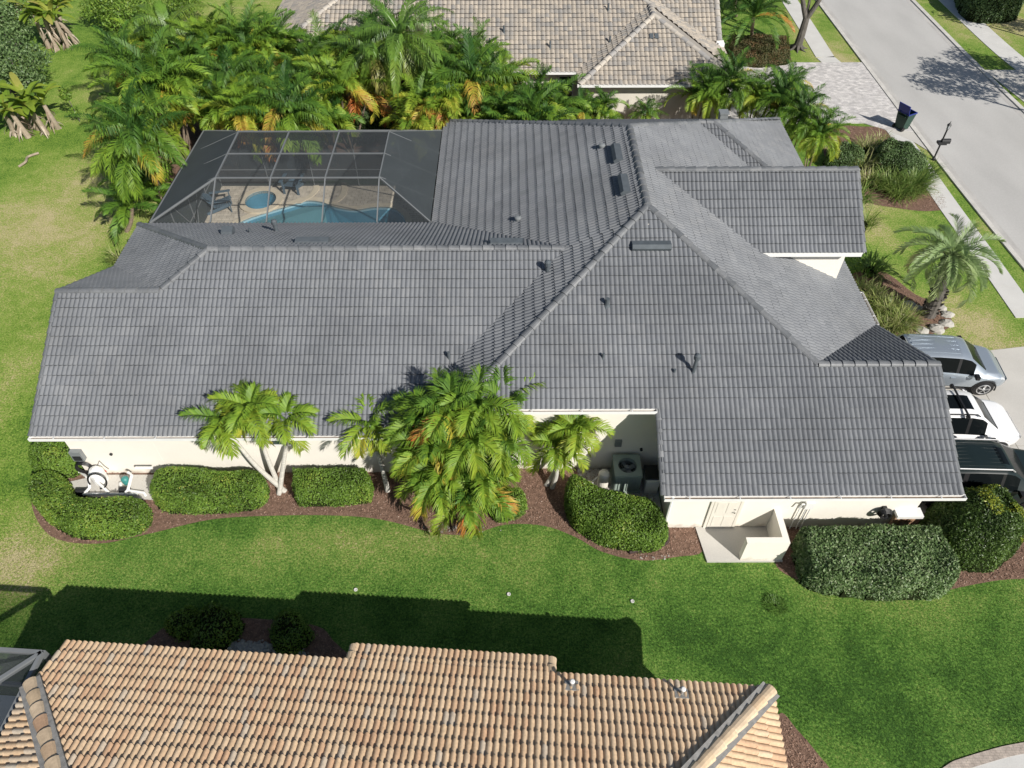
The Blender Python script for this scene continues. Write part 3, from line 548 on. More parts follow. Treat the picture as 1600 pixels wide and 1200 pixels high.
rp((-3.12,33.57,zno(33.57)),(4.53,25.92,zno(25.92)),(8.1,29.49,zno(29.49)),(8.1,33.57,zno(33.57)))
rp((8.1,29.49,zno(29.49)),(8.73,29.5,zno(29.5)),(13.2,33.57,zno(33.57)),(8.1,33.57,zno(33.57)))
# raised cross gable towards the street
g1=.68;gz=lambda y:6.44-g1*abs(y-23.41)
rp((4.9,23.41,gz(23.41)),(12.42,23.41,gz(23.41)),(12.42,20.85,gz(20.85)),(8.6,20.85,gz(20.85)),over=.02)
rp((4.9,23.41,gz(23.41)),(12.42,23.41,gz(23.41)),(12.42,25.97,gz(25.97)),(8.6,25.97,gz(25.97)))
mb.build('roof',M['grey_tile'],H)
mb=MB();ct=lambda:float(np.clip(rg.normal(.35,.25),0,1))
for a,b in [((-10.1,20.1,zr),(1.8,20.1,zr)),((-11.5,18.75,zl_(18.75)),(XL,18.75,zl_(18.75))),((-11.45,18.8,zl_(18.8)),(-10.1,20.1,zr)),((-14.9,24.9,zb(24.9)),(-10.1,20.1,zr)),
  ((-1.64,14.5,ze(14.5)),ap),((9.44,15.75,ze(15.75)),ap),((4.53,20.66,6.78),(4.53,25.92,6.78)),((-3.12,33.57,3.0),(4.53,25.92,6.78)),((8.07,29.46,5.03),(4.53,25.92,6.78)),
  ((9.44,15.75,ze(15.75)),(13.15,15.75,ze(15.75))),((12.42,23.41,gz(23.41)),(5.1,23.41,gz(23.41))),((12.45,25.8,2.84+.38),(8.73,29.5,5.05)),((8.07,29.5,5.05),(8.73,29.5,5.05)),((13.2,33.98,2.84),(8.73,29.5,5.05))]:
    mb=MB();caps(mb,a,b,.125,tint=ct);mb.build('ridge_cap',M['grey_cap'],H)
# rake trim tiles
for a,b in [((XL,14.37,zl_(14.37)),(XL,18.75,zl_(18.75))),((XL,22.1,zdd(22.1)),(XL,18.75,zdd(18.75))),((4.47,12.15,ze(12.15)),(4.47,14.5,ze(14.5))),((13.15,12.15,ze(12.15)),(13.15,15.75,ze(15.75))),((13.15,19.4,ze(15.75)-s*3.65),(13.15,15.75,ze(15.75))),((12.42,20.85,gz(20.85)),(12.42,23.41,gz(23.41))),((12.42,25.97,gz(25.97)),(12.42,23.41,gz(23.41)))]:
    mb=MB();caps(mb,a,b,.1,lift=.02,tint=ct);mb.build('rake_cap',M['grey_cap'],H)
# walls
mb=MB()
mb.prism([(14.87,0),(14.87,2.72),(18.75,4.6),(21.9,3.02),(24.4,3.02),(24.4,0)],'x',-14.42,-11.6)
mb.prism([(14.873,0),(14.873,2.72),(18.2,4.3),(21.5,4.3),(24.397,2.95),(24.397,0)],'x',-11.602,-9.6);mb.prism([(14.876,0),(14.876,2.72),(20.1,5.2),(24.394,2.95),(24.394,0)],'x',-9.603,-2.9)
mb.prism([(-2.62,0),(12.6,0),(12.6,2.4),(4.53,6.5),(-2.62,3.0)],'y',20,24.8)
mb.prism([(-2.623,0),(12.597,0),(12.597,2.4),(8.8,4.5),(4.53,4.5),(-2.623,3.0)],'y',24.7,29.)
mb.prism([(-2.626,0),(12.6,0),(12.6,2.6),(-2.626,2.8)],'y',28.9,33.1)
mb.prism([(-2.2,0),(-2.2,3.05),(-1.2,3.75),(5.05,3.75),(5.05,0)],'y',15.0,20.1)
mb.prism([(12.65,0),(12.65,2.62),(15.75,4.22),(18.95,2.65),(18.95,0)],'x',4.98,12.63)
mb.prism([(18.9,0),(18.9,2.5),(21.,2.5),(21.,0)],'x',4.99,12.62)
mb.prism([(21.43,0),(21.43,5.0),(23.41,6.3),(25.4,5.0),(25.4,0)],'x',5.3,12.15)
mb.build('wall',M['stucco'],H)
# garage front faces the street: door + eave soffits
mb=MB()
mb=MB();mb.box((-9.3,14.62,2.62),(11,.48,.02));mb.build('soffit',M['white'],H)
mb=MB();mb.box((1.5,14.76,3.66),(6.2,.46,.02));mb.build('soffit',M['white'],H)
mb=MB();mb.box((8.8,12.4,2.52),(8.5,.46,.02));mb.build('soffit',M['white'],H)
mb=MB();mb.bar((12.4,20.88,gz(20.85)-.1),(8.9,20.88,gz(20.85)-.1),.03,.2);mb.build('fascia',M['white'],H)
mb=MB();mb.box((10.7,21.15,gz(20.85)-.2),(3.4,.55,.02));mb.build('soffit',M['white'],H)
mb=MB();mb.bar((12.44,20.9,gz(20.9)-.12),(12.44,23.41,gz(23.41)-.12),.03,.18);mb.build('fascia',M['white'],H)
mb=MB();mb.bar((13.18,12.2,ze(12.2)-.12),(13.18,15.75,ze(15.75)-.12),.03,.18);mb.build('fascia',M['white'],H)
mb=MB();mb.bar((4.45,12.2,ze(12.2)-.12),(4.45,14.5,ze(14.5)-.12),.03,.18);mb.build('fascia',M['white'],H)
mb=MB();mb.bar((XL-.02,14.4,zl_(14.4)-.12),(XL-.02,18.75,zl_(18.75)-.12),.03,.18);mb.build('fascia',M['white'],H)
mb=MB();mb.bar((XL-.02,22.1,zdd(22.1)-.12),(XL-.02,18.75,zdd(18.75)-.12),.03,.18);mb.build('fascia',M['white'],H)
mb=MB();mb.bar((-14.93,22.2,3.02),(-14.93,24.9,3.02),.03,.18);mb.build('fascia',M['white'],H)
mb=MB();mb.bar((-14.9,24.93,3.04),(-3.1,24.93,3.04),.03,.18);mb.build('fascia',M['white'],H)
mb=MB();mb.bar((-3.15,25,2.92),(-3.15,33.5,2.92),.03,.2);mb.build('fascia',M['white'],H)

gutter(H,(XL-.02,14.36,2.655),(-3.9,14.36,2.655),(0,-1));gutter(H,(-1.6,14.49,3.715),(4.42,14.49,3.715),(0,-1));gutter(H,(4.47,12.13,2.56),(13.25,12.13,2.56),(0,-1));gutter(H,(13.16,19.5,2.5),(13.16,21.3,2.5),(1,0))
# downspouts
mb=MB();mb.tube([(4.72,12.06,2.5),(4.85,12.3,2.4),(4.9,12.55,2.2),(4.9,12.57,.12)],.045,6);mb.box((4.88,12.5,.25),(.14,.12,.5));mb.build('downspout',M['white'],H)
# side door
D=MB();dx0,dx1=6.27,7.06;D.box(((dx0+dx1)/2,12.62,1.03),(dx1-dx0,.04,2.04));
for (x0,x1,z0,z1) in [(.1,.36,.2,.75),(.43,.69,.2,.75),(.1,.36,.95,1.5),(.43,.69,.95,1.5),(.1,.36,1.6,1.9),(.43,.69,1.6,1.9)]: D.box((dx0+(x0+x1)/2,12.597,(z0+z1)/2),(x1-x0,.012,z1-z0))
d=D.build('door',M['door'],H);k=MB()
k.tube([(dx1-.1,12.6,1.0),(dx1-.1,12.54,1.0)],.03,8);kk=k.build('handle',M['chrome'],H);kk.parent=d;k=MB();k.tube([(dx1-.1,12.6,1.14),(dx1-.1,12.57,1.14)],.028,8);kk=k.build('deadbolt',M['chrome'],H);kk.parent=d
k=MB()
for a,b in [((dx0-.06,12.635,0),(dx0-.06,12.635,2.1)),((dx1+.06,12.635,0),(dx1+.06,12.635,2.1)),((dx0-.08,12.635,2.12),(dx1+.08,12.635,2.12))]:k.bar(a,b,.09,.07)
kk=k.build('door_frame',M['door'],H);kk.parent=d
k=MB();k.bar((dx0-.05,12.6,.03),(dx1+.05,12.6,.03),.12,.03);kk=k.build('threshold',M['greymetal'],H);kk.parent=d
# window on left wall behind the palm
for (x0,x1,z0,z1,y) in [(-7.75,-6.95,1.55,2.3,14.87)]:
    a=MB();[a.bar(p,q,.06,.05) for p,q in [((x0,y-.02,z0),(x1,y-.02,z0)),((x0,y-.02,z1),(x1,y-.02,z1)),((x0,y-.02,z0),(x0,y-.02,z1)),((x1,y-.02,z0),(x1,y-.02,z1)),(((x0+x1)/2,y-.02,z0),((x0+x1)/2,y-.02,z1))]]
    f=a.build('window',M['white'],H);a=MB();a.box(((x0+x1)/2,y-.008,(z0+z1)/2),(x1-x0,.014,z1-z0));g=a.build('pane',M['winglass'],H);g.parent=f
# stone veneer base with white sill at garage corner
v0=G(1405,812,.9);a=MB()
bx0,bx1=12.05,12.72;a.box(((bx0+bx1)/2,12.59,.45),(bx1-bx0,.1,.9),.6)
for r_ in range(6):
    x=bx0+.02*(r_%2)
    while x<bx1-.05:
        l=min(random.uniform(.14,.26),bx1-x);a.box((x+l/2,12.53,.08+r_*.15),(l-.015,.03,.135),random.random());x+=l
f=a.build('stone_veneer',M['brick'],H);a=MB();a.box(((bx0+bx1)/2,12.55,.96),(bx1-bx0+.14,.34,.12));g=a.build('sill',M['white'],H)
# small wall fittings
a=MB();a.box((7.83,12.58,2.08),(.1,.1,.16));a.lathe([(.03,0),(.07,.04),(.06,.14),(.02,.16)],(7.83,12.5,1.95),8);a.build('wall_light',M['white'],H)
a=MB();a.box((5.5,12.59,2.25),(.12,.1,.14));a.build('camera_box',M['greymetal'],H)
a=MB();a.box((9.15,12.56,1.45),(.26,.16,.3));a.tube([(9.0,12.54,1.5),(8.9,12.5,1.55),(8.85,12.5,1.35)],.03,6);a.build('electric_meter',M['white'],H)
a=MB()
for i,x in enumerate((8.95,9.15,9.28)): a.tube([(x,12.59,0),(x,12.59,1.35+.12*i)],.022,6)
a.build('conduit',M['whitep'],H)
a=MB();a.box((3.55,14.96,1.45),(.22,.08,.3));a.build('disconnect_box',M['greymetal'],H)
a=MB();a.tube([(4.35,15.01,1.1),(4.35,14.93,1.1)],.05,8);a.build('hose_bib',M['dark'],H)
# pool equipment on the left wall
a=MB();p=onY(125,712,14.85);a.box((p[0],14.78,p[2]+.12),(.36,.16,.46));b=a.build('timer_box',M['greymetal'],H);a=MB();a.box((p[0],14.69,p[2]+.05),(.26,.02,.22));b=a.build('timer_cover',M['dark'],H)
a=MB();c0=onY(133,728,14.82)
for k_ in range(5):a.tube([(c0[0]+(.26-.03*(k_%2))*math.cos(t),14.78-.02*k_,c0[2]+(.27-.03*(k_%3))*math.sin(t)) for t in np.linspace(0,6.283,20)],.022,5,cap=False)
a.build('hose_coil',M['blk'],H)
a=MB();a.tube([onY(140,738,14.8),onY(152,728,14.84),onY(155,720,14.84),onY(163,728,14.84),onY(170,733,14.84)],.012,5);a.tube([onY(143,735,14.84),onY(147,742,14.7)],.012,5)
a.build('cable',M['dark'],H)
a=MB();c1=onY(163,736,14.84);a.tube([c1,c1+[0,-.03,0]],.075,10);a.build('red_sign',M['red'],H)
a=MB();c1=onY(174,709,14.86);a.tube([c1,c1+[0,-.05,0]],.05,8);a.build('wall_outlet',M['dark'],H)
# roof vents
def vent_box(p,dx,ux,L=.95,W=.34,h=.16,lab=None):
    p=np.array(p);dx=norm(np.array(dx));ux=norm(np.array(ux));n=np.cross(dx,ux);n=n if n[2]>0 else -n
    a=MB();V=[]
    for t in(-L/2,L/2):
        for (q,z) in((-W/2,.0),(-W/2,h),(-W*.1,h*1.25),(W/2,h*.45),(W/2,0)): V.append(p+dx*t+ux*q+n*z)
    a.add(V,[(0,1,2,3,4)[::-1],(5,6,7,8,9)]+[(i,i+1,i+6,i+5) for i in range(4)]+[(4,0,5,9)]);return a.build('roof_vent',M['vent_metal'],H)
up=np.array([0,1,s]);upC=np.array([1,0,s]);upD=np.array([0,-1,s])
vent_box((4.55,19.3,6.13),(1,0,0),up,1.25);vent_box((3.95,24.3,6.5),(0,1,0),upC,1.1);vent_box((3.98,22.2,6.52),(0,1,0),upC,1.1)
vent_box((-6.82,20.95,5.1),(1,0,0),upD,1.15,.36);vent_box((-.1,20.65,5.25),(1,0,0),upD,1.1,.36)
vent_box((-10.4,22.6,4.3),(1,0,0),upD,.4,.36,.22)
def dome(p,r,h,m='greymetal'):
    a=MB();a.lathe([(r*1.25,0),(r*1.25,.03),(r*.7,.04),(r*.7,h*.6),(r,h*.6),(r*.95,h*.85),(r*.5,h),(0.01,h*1.02)],p,14);return a.build('roof_vent',M[m],H,smooth=False)
dome((3.46,25.19,6.22),.13,.22);dome((.31,22.81,4.66),.13,.22)
def pipe(p,r,h,cap=0,m='vent_metal'):
    a=MB();q=np.array(p);a.lathe([(r*2.2,-.06),(r*1.2,.05),(r,.08),(r,h)],q,10)
    if cap:a.lathe([(cap*.9,h),(cap,h+.04),(cap,h+.16),(cap*.4,h+.22)],q,12)
    return a.build('vent_pipe',M[m],H)
pipe((3.05,17.48,5.2),.07,.3);pipe((2.86,15.92,4.43),.04,.22);pipe((5.6,15.5,4.2),.055,.62,.1);pipe((5.02,15.5,4.2),.04,.18)
pipe((1.25,19.25,5.05),.07,.35,.11);pipe((-9.7,22.9,4.12),.05,.2);pipe((-8.78,23.1,4.0),.08,.35,.11);pipe((-1.95,16.6,3.6),.05,.45)
a=MB();a.box((9.6,31.2,4.35),(.34,.34,.5));a.box((9.6,31.2,4.62),(.42,.42,.06));a.build('chimney',M['greymetal'],H)

# =============== neighbour at the top (tan roof) ===============
T=thing('tan_roof_house','cream neighbour house with weathered tan barrel tile roof at the top edge','house',(0,44,0),world=True)
mb=MB();s2=.45;tt=lambda r,u,v:.5+(r-.5)*.85
def tp(*pts,**k):tiles(mb,[list(map(float,p)) for p in pts],per=.25,course=.31,h=.06,tk=.03,sub=6,unit=1,tint=tt,over=.03,**k)
z1=lambda y:2.7+s2*(y-39.46);zE=lambda x:2.7+s2*(12.2-x)
tp((-14.3,39.46,2.7),(3.7,39.46,2.7),(7.95,43.71,4.612),(5.2,46.46,5.85),(-7.3,46.46,5.85))
tp((3.7,37.94,2.7),(12.2,37.94,2.7),(7.95,42.19,4.612))
tp((3.7,37.94,2.7),(7.95,42.19,4.612),(7.95,43.71,4.612),(3.7,39.46,2.7))
tp((12.2,37.94,2.7),(12.2,53.5,2.7),(5.2,46.46,5.85),(7.95,43.71,zE(7.95)),(7.95,42.19,zE(7.95)))
tp((-14.3,39.46,2.7),(-7.3,46.46,5.85),(-14.3,53.46,2.7))
tp((-14.3,53.46,2.7),(-7.3,46.46,5.85),(5.2,46.46,5.85),(12.2,53.46,2.7))
tp((8.3,45.0,4.45),(11.95,45.0,4.45),(11.95,42.6,3.05),(11.35,42.6,3.05));tp((8.3,45.0,4.45),(11.95,45.0,4.45),(11.95,47.4,3.05),(11.35,47.4,3.05))
mb.build('roof',M['tan_tile'],T)
mb=MB()
for a,b in [((-14.3,39.46,2.7),(-7.3,46.46,5.85)),((-7.3,46.46,5.85),(5.2,46.46,5.85)),((7.95,43.71,4.612),(5.2,46.46,5.85)),((3.7,37.94,2.7),(7.95,42.19,4.612)),((12.2,37.94,2.7),(7.95,42.19,4.612)),((7.95,42.19,4.612),(7.95,43.71,4.612)),((11.95,45,4.45),(8.4,45,4.45)),((11.95,42.6,3.05),(11.95,45,4.45))]:
    mb=MB();caps(mb,a,b,.16,.42,.06);mb.build('ridge_cap',M['tan_cap'],T)
mb=MB();mb.prism([(-13.8,40),(4.25,40),(4.25,38.45),(11.65,38.45),(11.65,52.9),(-13.8,52.9)],'z',0,2.72);mb.prism([(42.9,2),(42.9,3.1),(45,4.2),(47,3.1),(47,2)],'x',8,11.5);mb.build('wall',M['stucco_top'],T)
gutter(T,(-14.2,39.45,2.72),(3.66,39.45,2.72),(0,-1));gutter(T,(3.6,37.93,2.72),(12.2,37.93,2.72),(0,-1))
a=MB();a.bar((11.98,42.6,2.95),(11.98,42.55,2.95),.4,.3);a.box((12.05,42.5,2.9),(.35,.2,.2));a.box((-5,39.72,2.62),(17.5,.5,.02));a.box((7.9,38.2,2.62),(7.9,.5,.02));a.build('fascia',M['white'],T)
a=MB();a.tube([(3.75,38.1,2.65),(4.3,38.4,2.4),(4.3,38.4,.1)],.045,6);a.build('downspout',M['white'],T)
x0,x1,z0,z1_=2.75,3.55,.75,2.25;a=MB();[a.bar(p,q,.06,.05) for p,q in [((x0,39.98,z0),(x1,39.98,z0)),((x0,39.98,z1_),(x1,39.98,z1_)),((x0,39.98,z0),(x0,39.98,z1_)),((x1,39.98,z0),(x1,39.98,z1_)),((x0,39.98,1.4),(x1,39.98,1.4))]]
f=a.build('window',M['white'],T);a=MB();a.box(((x0+x1)/2,39.985,1.5),(x1-x0,.02,z1_-z0));g=a.build('pane',M['winglass'],T);g.parent=f
for (u,v,z) in [(950,18,4.4),(953,62,3.7),(787,22,4.8),(860,60,3.9),(765,55,4.0)]:
    q=G(u,v,z);q[2]=2.7+s2*(q[1]-39.46);a=MB();a.lathe([(.14,-.1),(.06,.05),(.05,.4)],q,8);a.build('vent_pipe',M['vent_metal'],T)
for u in(1016,1024):
    q=G(u,70,3.6);q[2]=2.7+s2*(q[1]-37.94)+.07;a=MB();a.box(q,(.2,.32,.1),rx=.42);a.build('roof_vent',M['vent_metal'],T)

# =============== near neighbour (clay roof) ===============
aN=R(-4);e1=np.array([math.cos(aN),math.sin(aN),0]);e2=np.array([-math.sin(aN),math.cos(aN),0]);zN=2.9
O=G(1205,1077,zN);O[2]=0;sN=.42
def B(x,y,z): return O+x*e1+y*e2+np.array([0,0,z])
def loc(p): q=np.array(p)-O;return float(q@e1),float(q@e2)
LCx,LCy=loc(G(100,1006,zN));X1,_=loc(G(550,1015,zN));X2,_=loc(G(862,1030,zN))
zq=lambda y:zN-sN*y
yp=0
for t in np.arange(0,3,.02):
    pp=B(LCx,-t,zq(-t));rel=pp-np.array([0,0,CH]);dep=rel@_F;vv=600-FPX*(rel@_U)/dep
    if vv>1066: yp=t;break
K=thing('clay_roof_house','neighbour house with orange and buff barrel tile roof along the bottom edge','house',tuple(O),world=True)
RY=-8.;mb=MB()
def ct_(r,u,v): return np.clip(.1+.9*r**.8,0,1)*(1-.0*u)
PL=dict(per=.147,course=.34,h=.055,tk=.035,sub=6,unit=1,over=.03)
def cp(pts,tf=None,**k):
    d=dict(PL);d.update(k);tiles(mb,[B(*p) for p in pts],tint=tf or clay_t,**d)
gx0=float(np.dot(B(LCx,0,0),e1))
def clay_t(r,u,v):
    # redder towards the street end
    x=(u*.147-gx0)/(-LCx);c=np.clip((x-.25)/.6,0,1);r2=hsh(u,v,9.1)
    base=.78+.14*(r-.5);red=np.where(r2<.08+.4*c,.25+.35*r,base);red=np.where(hsh(u,v,3.3)>.985-.04*c,.97,red);return np.where(hsh(u,v,5.5)>.9985,.02,red)
ryl=LCx+(-RY-yp)
cp([(LCx,0,zq(0)),(LCx+.01,-yp,zq(-yp)),(ryl,RY,zq(RY)),(RY,RY,zq(RY)),(0,0,zq(0))])
cp([(X1,.47,zq(.47)),(X1,0,zq(0)),(X2,0,zq(0)),(X2,.47,zq(.47))])
cp([(LCx,-yp,zq(-yp)),(ryl,RY,zq(RY)),(LCx,RY*2+yp,zq(-yp))],tf=lambda r,u,v:.55+.45*r)
cp([(0,0,zq(0)),(RY,RY,zq(RY)),(0,2*RY,zq(0))],tf=lambda r,u,v:.3+.6*r,course=.36)
cp([(LCx,2*RY+yp,zq(-yp)),(ryl,RY,zq(RY)),(RY,RY,zq(RY)),(0,2*RY,zq(0)),(LCx,2*RY,zq(0))])
mb.build('roof',M['clay_tile'],K)
mb=MB();cr=lambda:float(np.clip(rg.normal(.6,.3),0,1))
P1,P2=B(LCx,-yp,zq(-yp)),B(ryl,RY,zq(RY));Q1,Q2=B(-.02,-.02,zq(0)),B(RY,RY,zq(RY))
mb2=MB()
for a,b in((P1,P2),(Q1,Q2),(P2,Q2)):
    mb=MB();caps(mb,a,b,.15,.44,.08,tint=cr);o_=mb.build('ridge_cap',M['clay_cap'],K);mb=MB();mb.bar(np.array(a)+[0,0,.04],np.array(b)+[0,0,.04],.46,.07);o2=mb.build('mortar_bed',M['mortar'],K);o2.parent=o_
for x in(X1,X2): mb=MB();caps(mb,B(x,.47,zq(.47)),B(x,0,zq(0)),.12,.3,.04,tint=lambda:.7);mb.build('rake_cap',M['clay_cap'],K)
mb=MB();mb.prism([tuple(B(x,y,0)[:2]) for x,y in[(LCx+.5,-.5),(-.5,-.5),(-.5,2*RY+.5),(LCx+.5,2*RY+.5)]],'z',0,zN-.02);mb.prism([tuple(B(x,y,0)[:2]) for x,y in[(X1+.4,.05),(X2-.4,.05),(X2-.4,-.6),(X1+.4,-.6)]],'z',0,zN-.05)
mb.build('wall',M['stucco'],K)
mb=MB();mb.bar(B(LCx,0.01,zN-.06),B(X1,.01,zN-.06),.03,.16);mb.bar(B(X2,0.01,zN-.06),B(0,.01,zN-.06),.03,.16);mb.bar(B(X1,.48,zq(.47)-.06),B(X2,.48,zq(.47)-.06),.03,.16);mb.bar(B(0.01,0,zN-.06),B(.01,2*RY,zN-.06),.03,.16);mb.build('fascia',M['white'],K)
for (u,v) in((893,1070),(1064,1082)):
    q=G(u,v+3,zN);x,y=loc(q);q=B(x,y,zq(y));
    for _i in range(4): q=G(u,v+3,zq(loc(q)[1]));
    a=MB();a.box(q+[0,0,.06],(.32,.28,.03),rx=-.4,rz=aN);a.lathe([(.08,0),(.04,.06),(.035,.3)],q,10);o_=a.build('vent_flashing',M['mortar'],K)
    a=MB();a.lathe([(.055,.29),(.06,.31),(.06,.34),(.035,.36)],q,14);o2=a.build('vent_cap',M['whitep'],K);o2.parent=o_
# its screened porch at bottom left
Cg=thing('screen_porch','grey framed dark mesh screen porch roof at the bottom left corner','screen enclosure',(-14,4,0),world=True)
c=G(66,1020,3.2);X0,Y0=c[0],c[1];a=MB()
def lb(x,y,z): return np.array([X0,Y0,0])+x*e1+y*e2+np.array([0,0,z])
for p,q in [((0,0,3.2),(-12,0,3.2)),((0,0,3.2),(0,-10,3.2)),((-3.2,0,3.2),(-3.2,-10,3.2)),((-6.4,0,3.2),(-6.4,-10,3.2)),((0,-3.3,3.2),(-12,-3.3,3.2)),((0,0,0),(0,0,3.2)),((-3.2,0,0),(-3.2,0,3.2)),((-6.4,0,0),(-6.4,0,3.2)),((0,0,.9),(-12,0,.9)),((0,-3.3,0),(0,-3.3,3.2)),((0,0,3.2),(-3.2,-3.3,3.2))]: a.bar(lb(*p),lb(*q),.09,.13)
a.build('frame',M['cage'],Cg)
a=MB();a.add([lb(0,0,3.21),lb(-12,0,3.21),lb(-12,-10,3.21),lb(0,-10,3.21)],[(0,1,2,3)]);a.add([lb(0,0,0),lb(-12,0,0),lb(-12,0,3.2),lb(0,0,3.2)],[(0,1,2,3)]);a.add([lb(0,0,0),lb(0,-10,0),lb(0,-10,3.2),lb(0,0,3.2)],[(0,1,2,3)]);a.build('screen',M['mesh'],Cg,fixn=False)
a=MB();a.prism([tuple(lb(x,y,0)[:2]) for x,y in((-.02,-.02),(-12,-.02),(-12,-10),(-.02,-10))],'z',-.02,.03);q=a.build('patio_slab',M['walk']);q['kind']='structure'
# =============== pool, deck, cage ===============
def ring_fill(outer,inners,z):
    bm=bmesh.new()
    for lp in [outer]+inners:
        vs=[bm.verts.new((p[0],p[1],z)) for p in lp]
        for i in range(len(vs)):bm.edges.new((vs[i],vs[(i+1)%len(vs)]))
    bmesh.ops.triangle_fill(bm,use_beauty=True,use_dissolve=False,edges=bm.edges[:])
    bm.verts.index_update();V=[v.co[:] for v in bm.verts];F=[tuple(v.index for v in f.verts) for f in bm.faces];bm.free();return V,F
pool=smooth([G(360,358),G(385,343),G(420,331),G(455,321),G(478,314),G(502,316),G(525,324),G(555,328),G(585,324),G(612,325),G(628,335),G(634,348),(-5.0,28.4),(-5.6,26.6),(-8,25.9),(-12,26.1),(-13.4,27.6)],5)
sc_=G(408,315);spa=[(sc_[0]+.75*math.cos(t),sc_[1]+.8*math.sin(t)) for t in np.linspace(0,6.283,33)[:-1]]
def offs(poly,d):
    P=np.array(poly);n=len(P);o=[];ar=.5*np.sum(P[:,0]*np.roll(P[:,1],-1)-np.roll(P[:,0],-1)*P[:,1]);sg=1 if ar>0 else -1
    for i in range(n):
        t=norm(P[(i+1)%n]-P[i-1]);o.append(tuple(P[i]+np.array([t[1],-t[0]])*d*sg))
    return o
def hid(cells,name,z,m):
    mb=MB();mb.add(*cells,.5);o=mb.build(name,M[m]);o['kind']='structure'
    if o.data.polygons[0].normal.z<0:o.data.flip_normals()
    return o
hid(ring_fill([(-14.6,24.4),(-2.9,24.4),(-2.9,32.7),(-14.6,32.7)],[pool,spa],.02),'pool_deck',.02,'deck')
W_=thing('swimming_pool','curved turquoise swimming pool with pale coping and shallow shelf under the screen cage','pool',(-9,28,0),world=True)
def wallring(mb,poly,z0,z1,t=.5):
    n=len(poly);V=[(p[0],p[1],z0) for p in poly]+[(p[0],p[1],z1) for p in poly];mb.add(V,[(i,(i+1)%n,n+(i+1)%n,n+i) for i in range(n)],t)
a=MB();wallring(a,pool,-1.3,.02);a.add([(p[0],p[1],-1.3) for p in pool],[tuple(range(len(pool)))]);a.build('basin',M['plaster'],W_,fixn=False)
a=MB();V,F=ring_fill(offs(pool,.3),[pool],.045);a.add(V,F);wallring(a,pool,-.05,.045);wallring(a,offs(pool,.3),0,.045);a.build('coping',M['coping'],W_)
a=MB();a.add([(p[0],p[1],-.14) for p in pool],[tuple(range(len(pool)))]);a.build('water',M['water'],W_)
sh=smooth([(-14,28.5),G(372,350),G(420,334),G(455,324),G(480,317),G(505,319),G(480,326),G(440,338),G(418,352),(-12.2,27.5),(-13.5,27.2)],4)
a=MB();a.prism([tuple(p) for p in sh],'z',-1.2,-.2);a.build('shelf',M['shelf'],W_)
S_=thing('spa','round raised spa with teal water and wide pale coping beside the pool','spa',(sc_[0],sc_[1],0),world=True)
a=MB();sp2=offs(spa,.3);V,F=ring_fill(sp2,[spa],.12);a.add(V,F);wallring(a,sp2,0,.12);wallring(a,spa,-.05,.12);a.build('coping',M['coping'],S_)
a=MB();wallring(a,spa,-.8,.1);a.add([(p[0],p[1],-.8) for p in spa],[tuple(range(len(spa)))]);a.build('basin',M['plaster'],S_,fixn=False)
a=MB();a.add([(p[0],p[1],-.04) for p in spa],[tuple(range(len(spa)))]);a.build('water',M['water'],S_)
for pts in([G(462,318),G(480,308),G(489,298),G(490,287)],[G(533,287),G(534,297),G(530,308),G(519,317)]):
    P=smooth(pts,6,False);P=[np.array(p) for p in P];sheet('deck_border',[tuple(p) for p in P]+[tuple(p+[.28,0]) for p in P[::-1]],.06,'coping',th=.05)
CG=thing('pool_cage','dark mesh pool screen enclosure with grey aluminium beams behind the grey roof','screen enclosure',(-9,28,0),world=True)
xo0,xo1,yo0,yo1,xi=-14.5,-3.2,25.0,32.6,[-12.07,-9.81,-7.57,-5.35];yi0,yi1,zt,zo,zf=26.8,30.6,4.05,3.0,3.12
a=MB()
bm_=lambda p,q,w_=.05,h_=.06:a.bar(p,q,w_*.75,min(h_,.1)*.8)
for x in xi:
    bm_((x,yi0,zt),(x,yi1,zt),.06,.18);bm_((x,yo0,zf),(x,yi0,zt),.06,.14);bm_((x,yi1,zt),(x,yo1,zo),.06,.14);bm_((x,yo1,0),(x,yo1,zo),.06,.1)
ym=28.7
for y in(yi0,ym,yi1): bm_((xi[0],y,zt),(xi[-1],y,zt),.06,.07)
for y in(yi0+.05,ym,yi1-.05): bm_((xi[0],y,zt),(xo0,y,zo));bm_((xi[-1],y,zt),(xo1,y,zo))
bm_((xi[0],yi0,zt),(xo0,yo0,zf),.07,.12);bm_((xi[-1],yi0,zt),(xo1,yo0,zf),.07,.12);bm_((xi[0],yi1,zt),(xo0,yo1,zo));bm_((xi[-1],yi1,zt),(xo1,yo1,zo))
bm_((xo0,yo0,zf),(xo0,yo1,zo),.07,.14);bm_((xo0,yo1,zo),(xo1,yo1,zo),.08,.14)
for y in(yi0,ym,yi1,yo1,yo0+.05): bm_((xo0,y,0),(xo0,y,zo),.06,.08)
bm_((xo1,yo1,0),(xo1,yo1,zo));bm_((xo0,yo1,.95),(xo1,yo1,.95),.05,.06);bm_((xo0,yo0,.95),(xo0,yo1,.95),.05,.06)
bm_((xo0,ym,.1),(xo0,yi0,2.9),.05,.05);bm_((xo0,ym,.1),(xo0,yi1,2.9),.05,.05)
a.build('frame',M['cage'],CG)
a=MB();e=.012
I0,I1,I2,I3=(xi[0],yi0,zt+e),(xi[-1],yi0,zt+e),(xi[-1],yi1,zt+e),(xi[0],yi1,zt+e);O0,O1,O2,O3=(xo0,yo0,zf+e),(xo1,yo0,zf+e),(xo1,yo1,zo+e),(xo0,yo1,zo+e)
a.add([I0,I1,I2,I3,O0,O1,O2,O3],[(0,1,2,3),(4,5,1,0),(5,6,2,1),(6,7,3,2),(7,4,0,3)],.5,[0,0,1,1,1]);a.build('roof_screen',[M['mesh'],M['mesh2']],CG,fixn=False)
